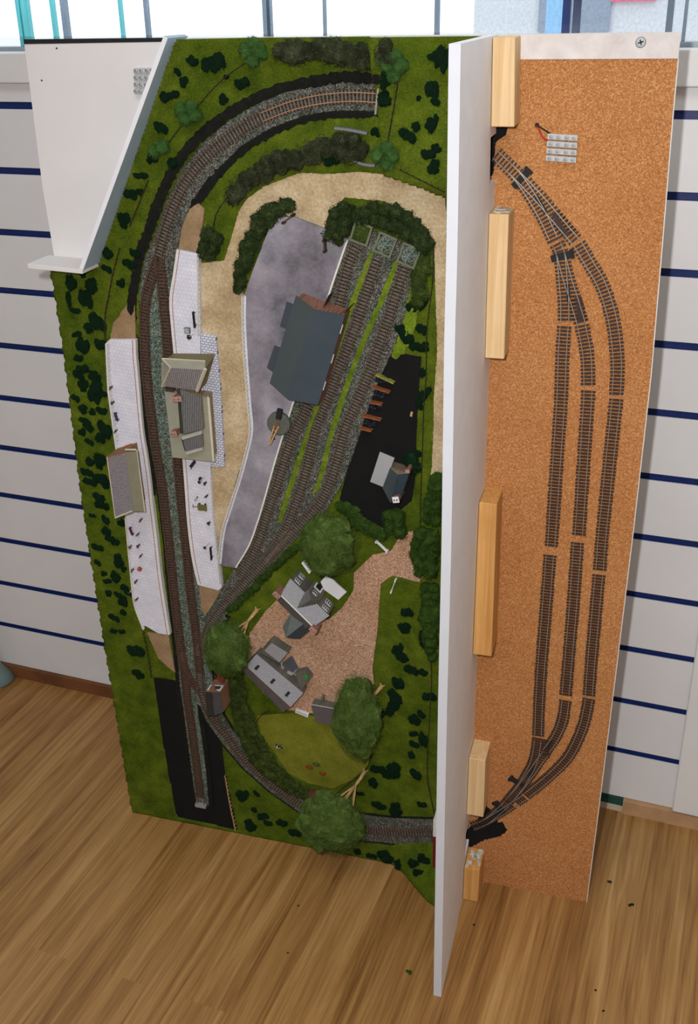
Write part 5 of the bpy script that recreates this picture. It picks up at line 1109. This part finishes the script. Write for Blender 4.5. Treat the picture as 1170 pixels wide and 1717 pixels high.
# window: frame bars, glass, green edged glass fins
wf = MB(); FR = plain((150, 164, 172), .4, .05, name='grey_window_bar')
wf.box(-1.95, 2.35, .04, .09, 1.19, 1.206); wf.box(-1.95, 2.35, .04, .09, 2.42, 2.45); wf.box(-1.95, -1.91, .04, .09, 1.2, 2.45); wf.box(2.31, 2.35, .04, .09, 1.2, 2.45)
win = rm('window_1', wf, FR)
def wallx(px, py, y=0.06):
    d = ray(px, py); s = (y-CAM[1])/d[1]; return (CAM+s*d)[0]
tg = NT('window_glass'); tr_ = tg.n.new('ShaderNodeBsdfTransparent'); gl_ = tg.n.new('ShaderNodeBsdfGlossy'); gl_.inputs['Roughness'].default_value = .02; mx = tg.n.new('ShaderNodeMixShader'); mx.inputs[0].default_value = .05
tg.link(tr_.outputs[0], mx.inputs[1]); tg.link(gl_.outputs[0], mx.inputs[2]); tg.link(mx.outputs[0], tg.n['Material Output'].inputs['Surface'])
gp_ = MB().box(-1.91, 2.31, .062, .066, 1.206, 2.42); rm('window_2', gp_, tg.mat)
def tinted(name, c):
    q = NT(name); a = q.n.new('ShaderNodeBsdfTransparent'); a.inputs[0].default_value = (*c, 1); b = q.n.new('ShaderNodeBsdfGlossy'); b.inputs['Roughness'].default_value = .1; x = q.n.new('ShaderNodeMixShader'); x.inputs[0].default_value = .1
    q.link(a.outputs[0], x.inputs[1]); q.link(b.outputs[0], x.inputs[2]); q.link(x.outputs[0], q.n['Material Output'].inputs['Surface']); return q.mat
TEAL = tinted('green_glass_edge', (.30, .62, .64)); GREY = tinted('grey_glass_edge', (.40, .45, .50)); NAVY = tinted('navy_glass_edge', (.16, .24, .42))
for i, (x_, w_, mt) in enumerate(((47, .008, TEAL), (36, .002, TEAL), (94, .003, TEAL), (113, .005, GREY), (207, .002, TEAL), (250, .003, GREY), (449, .004, GREY), (455, .003, GREY), (547, .0015, GREY), (735, .003, GREY), (951, .005, NAVY), (1124, .004, GREY), (1150, .002, GREY))):
    xx = wallx(x_, 25); q = MB().box(xx-w_, xx+w_, .05, .058, 1.206, 2.42); q.build('glazing_bar', mt, win, None, I4)
# outside
PV = plain((206, 204, 200), .9, .05, .6, name='pale_paving'); og = MB().box(-14, 10, .3, 16, -.12, -.05); rm('ground_outside', og, PV)
ob = MB().box(-14, -.2, 9, 9.5, -.05, 1.05); ob.box(2.2, 10, 9, 9.5, -.05, 3.2); rm('wall_street', ob, plain((236, 236, 236), .8, .03, .3))
def outside(name, lab, cat, parts, org):
    t = thing(name, lab, cat, org, None, I4)
    for nm, m, mat in parts: m.build(nm, mat, t)
def ofs(px, py, y): 
    d = ray(px, py); s = (y-CAM[1])/d[1]; return CAM+s*d
a = ofs(936, 30, 4.0); outside('street_banner', 'blue banner standing outside behind the window at right', 'banner', [('banner', MB().box(a[0]-.06, a[0]+.05, 4.0, 4.02, .5, 2.2), plain((150, 200, 240), .6)), ('pole', MB().box(a[0]+.07, a[0]+.1, 3.98, 4.03, -.05, 2.25), NAVY)], (a[0], 4, -.05))
a = ofs(1045, 25, 5.5); cx_ = a[0]
wh = MB()
for sx in (-.9, .9): wh.tube([(cx_+sx*.62, 5.0, .25), (cx_+sx*.62, 5.2, .25)], .3, 16)
outside('parked_van', 'blurred white van with pink tail light beyond the window', 'van', [('body', MB().box(cx_-.8, cx_+.75, 5.1, 7.2, .3, 2.2), plain((216, 220, 226), .5)), ('rear_window', MB().box(cx_-.42, cx_-.02, 5.08, 5.1, 1.12, 1.75), plain((150, 162, 180), .3)), ('tail_light', MB().box(cx_-.02, cx_+.22, 5.07, 5.1, 1.27, 1.36), plain((235, 110, 140), .4)), ('bumper', MB().box(cx_-.7, cx_+.7, 5.02, 5.1, .35, .55), M['dark']), ('wheels', wh, M['dark'])], (cx_, 6, -.05))
# furniture foot at far left
c = atfloor(-6, 1140); fs = thing('display_stand', 'grey green moulded display stand foot at the left edge', 'stand', (c[0], c[1], 0), None, I4)
G_ = plain((112, 130, 128), .45, .06, 20)
MB().lathe((c[0], c[1], 0), [(.036, 0), (.038, .004), (.030, .016), (.017, .034), (.0125, .05)], 24).build('base', G_, fs, smooth=True)
MB().lathe((c[0]-.003, c[1], 0.048), [(.0125, 0), (.0115, .06), (.011, .10), (.006, .106)], 20).build('post', plain((150, 156, 156), .4, .05, 20), fs, smooth=True)
m = MB().tube([(c[0]+.012*math.cos(a)+.004, c[1]-.012, .085+.01*math.sin(a)) for a in np.linspace(0, 6.28, 18)], .0014, 6); m.build('ring', plain((120, 126, 128), .4), fs, smooth=True)
# crumbs on the floor
for x_, y_, s_, lab, mt in ((685, 1631, .0042, 'largest green flock crumb on the floor left of the divider foot', 'bush_soft'), (1058, 1518, .0036, 'dark green flock crumb on the floor right of the cork board', 'bush'), (1022, 1479, .0036, 'brown crumb on the floor just right of the cork edge', 'fence'), (500, 1519, .0022, 'small dark crumb on the floor below the bottom tree', 'fence'),
                            (482, 1598, .0018, 'speck of dirt low on the floor left of the divider', 'fence'), (998, 1661, .0018, 'upper of two black specks at the lower right floor', 'black'), (1011, 1695, .0018, 'lower of two black specks at the lower right floor', 'black'), (794, 1551, .002, 'brown speck on the floor beside the lowest pine block', 'fence')):
    p = atfloor(x_, y_); m = MB()
    for j in range(4): lump(m, (p[0]+random.uniform(-.6, .6)*s_, p[1]+random.uniform(-.6, .6)*s_, s_*.35), (s_*.6, s_*.55, s_*.42), 2, .4, 2.5, j+int(x_))
    m.v = [(a, b, max(.0, c_)) for a, b, c_ in m.v]; tag(m.build('crumb', M[mt], None, (p[0], p[1], 0), I4), lab, 'crumb')
# ------------------------------------------------------------------ light and camera
def light(name, kind, loc, energy, color=(1, 1, 1), **kw):
    l = bpy.data.lights.new(name, kind); l.energy = energy; l.color = color
    for a, b in kw.items(): setattr(l, a, b)
    o = bpy.data.objects.new(name, l); o.location = loc; COL.objects.link(o); return o
fo = light('camera_flash', 'SPOT', (.266, -1.48, 1.30), 42, (1, .985, .98), shadow_soft_size=.012, spot_size=math.radians(150), spot_blend=1.0)
fo.rotation_euler = Vector(ray(860, 1080)).to_track_quat('-Z', 'Y').to_euler()
o = light('fill_light', 'AREA', (.2, -1.8, 2.66), 20, (.98, .985, 1), shape='RECTANGLE', size=1.6, size_y=1.2)  # unseen area light added overhead to lift the ambient level
o = light('window_portal', 'AREA', (.2, .03, 1.82), 1, shape='RECTANGLE', size=4.2, size_y=1.22); o.data.cycles.is_portal = True; o.rotation_euler = (-math.pi/2, 0, 0)
w = bpy.data.worlds.new('sky'); S.world = w; w.use_nodes = True; bg = w.node_tree.nodes['Background']; bg.inputs[0].default_value = (.86, .94, 1, 1); bg.inputs[1].default_value = 1.7
cam = bpy.data.cameras.new('camera'); co_ = bpy.data.objects.new('camera', cam); COL.objects.link(co_); cam.sensor_fit = 'VERTICAL'; cam.sensor_height = 36; cam.sensor_width = 24.5; cam.lens = FPX/1717*36; cam.clip_start = .01
co_.matrix_world = Matrix([[CR[i], CU[i], -CF[i], CAM[i]] for i in range(3)]+[[0, 0, 0, 1]])
S.camera = co_
S.view_settings.view_transform = 'Standard'; S.view_settings.look = 'None'; S.view_settings.exposure = 0.0; S.view_settings.gamma = 1; S.view_settings.use_curve_mapping = False
S.cycles.max_bounces = 6; S.cycles.diffuse_bounces = 3; S.cycles.sample_clamp_indirect = 4
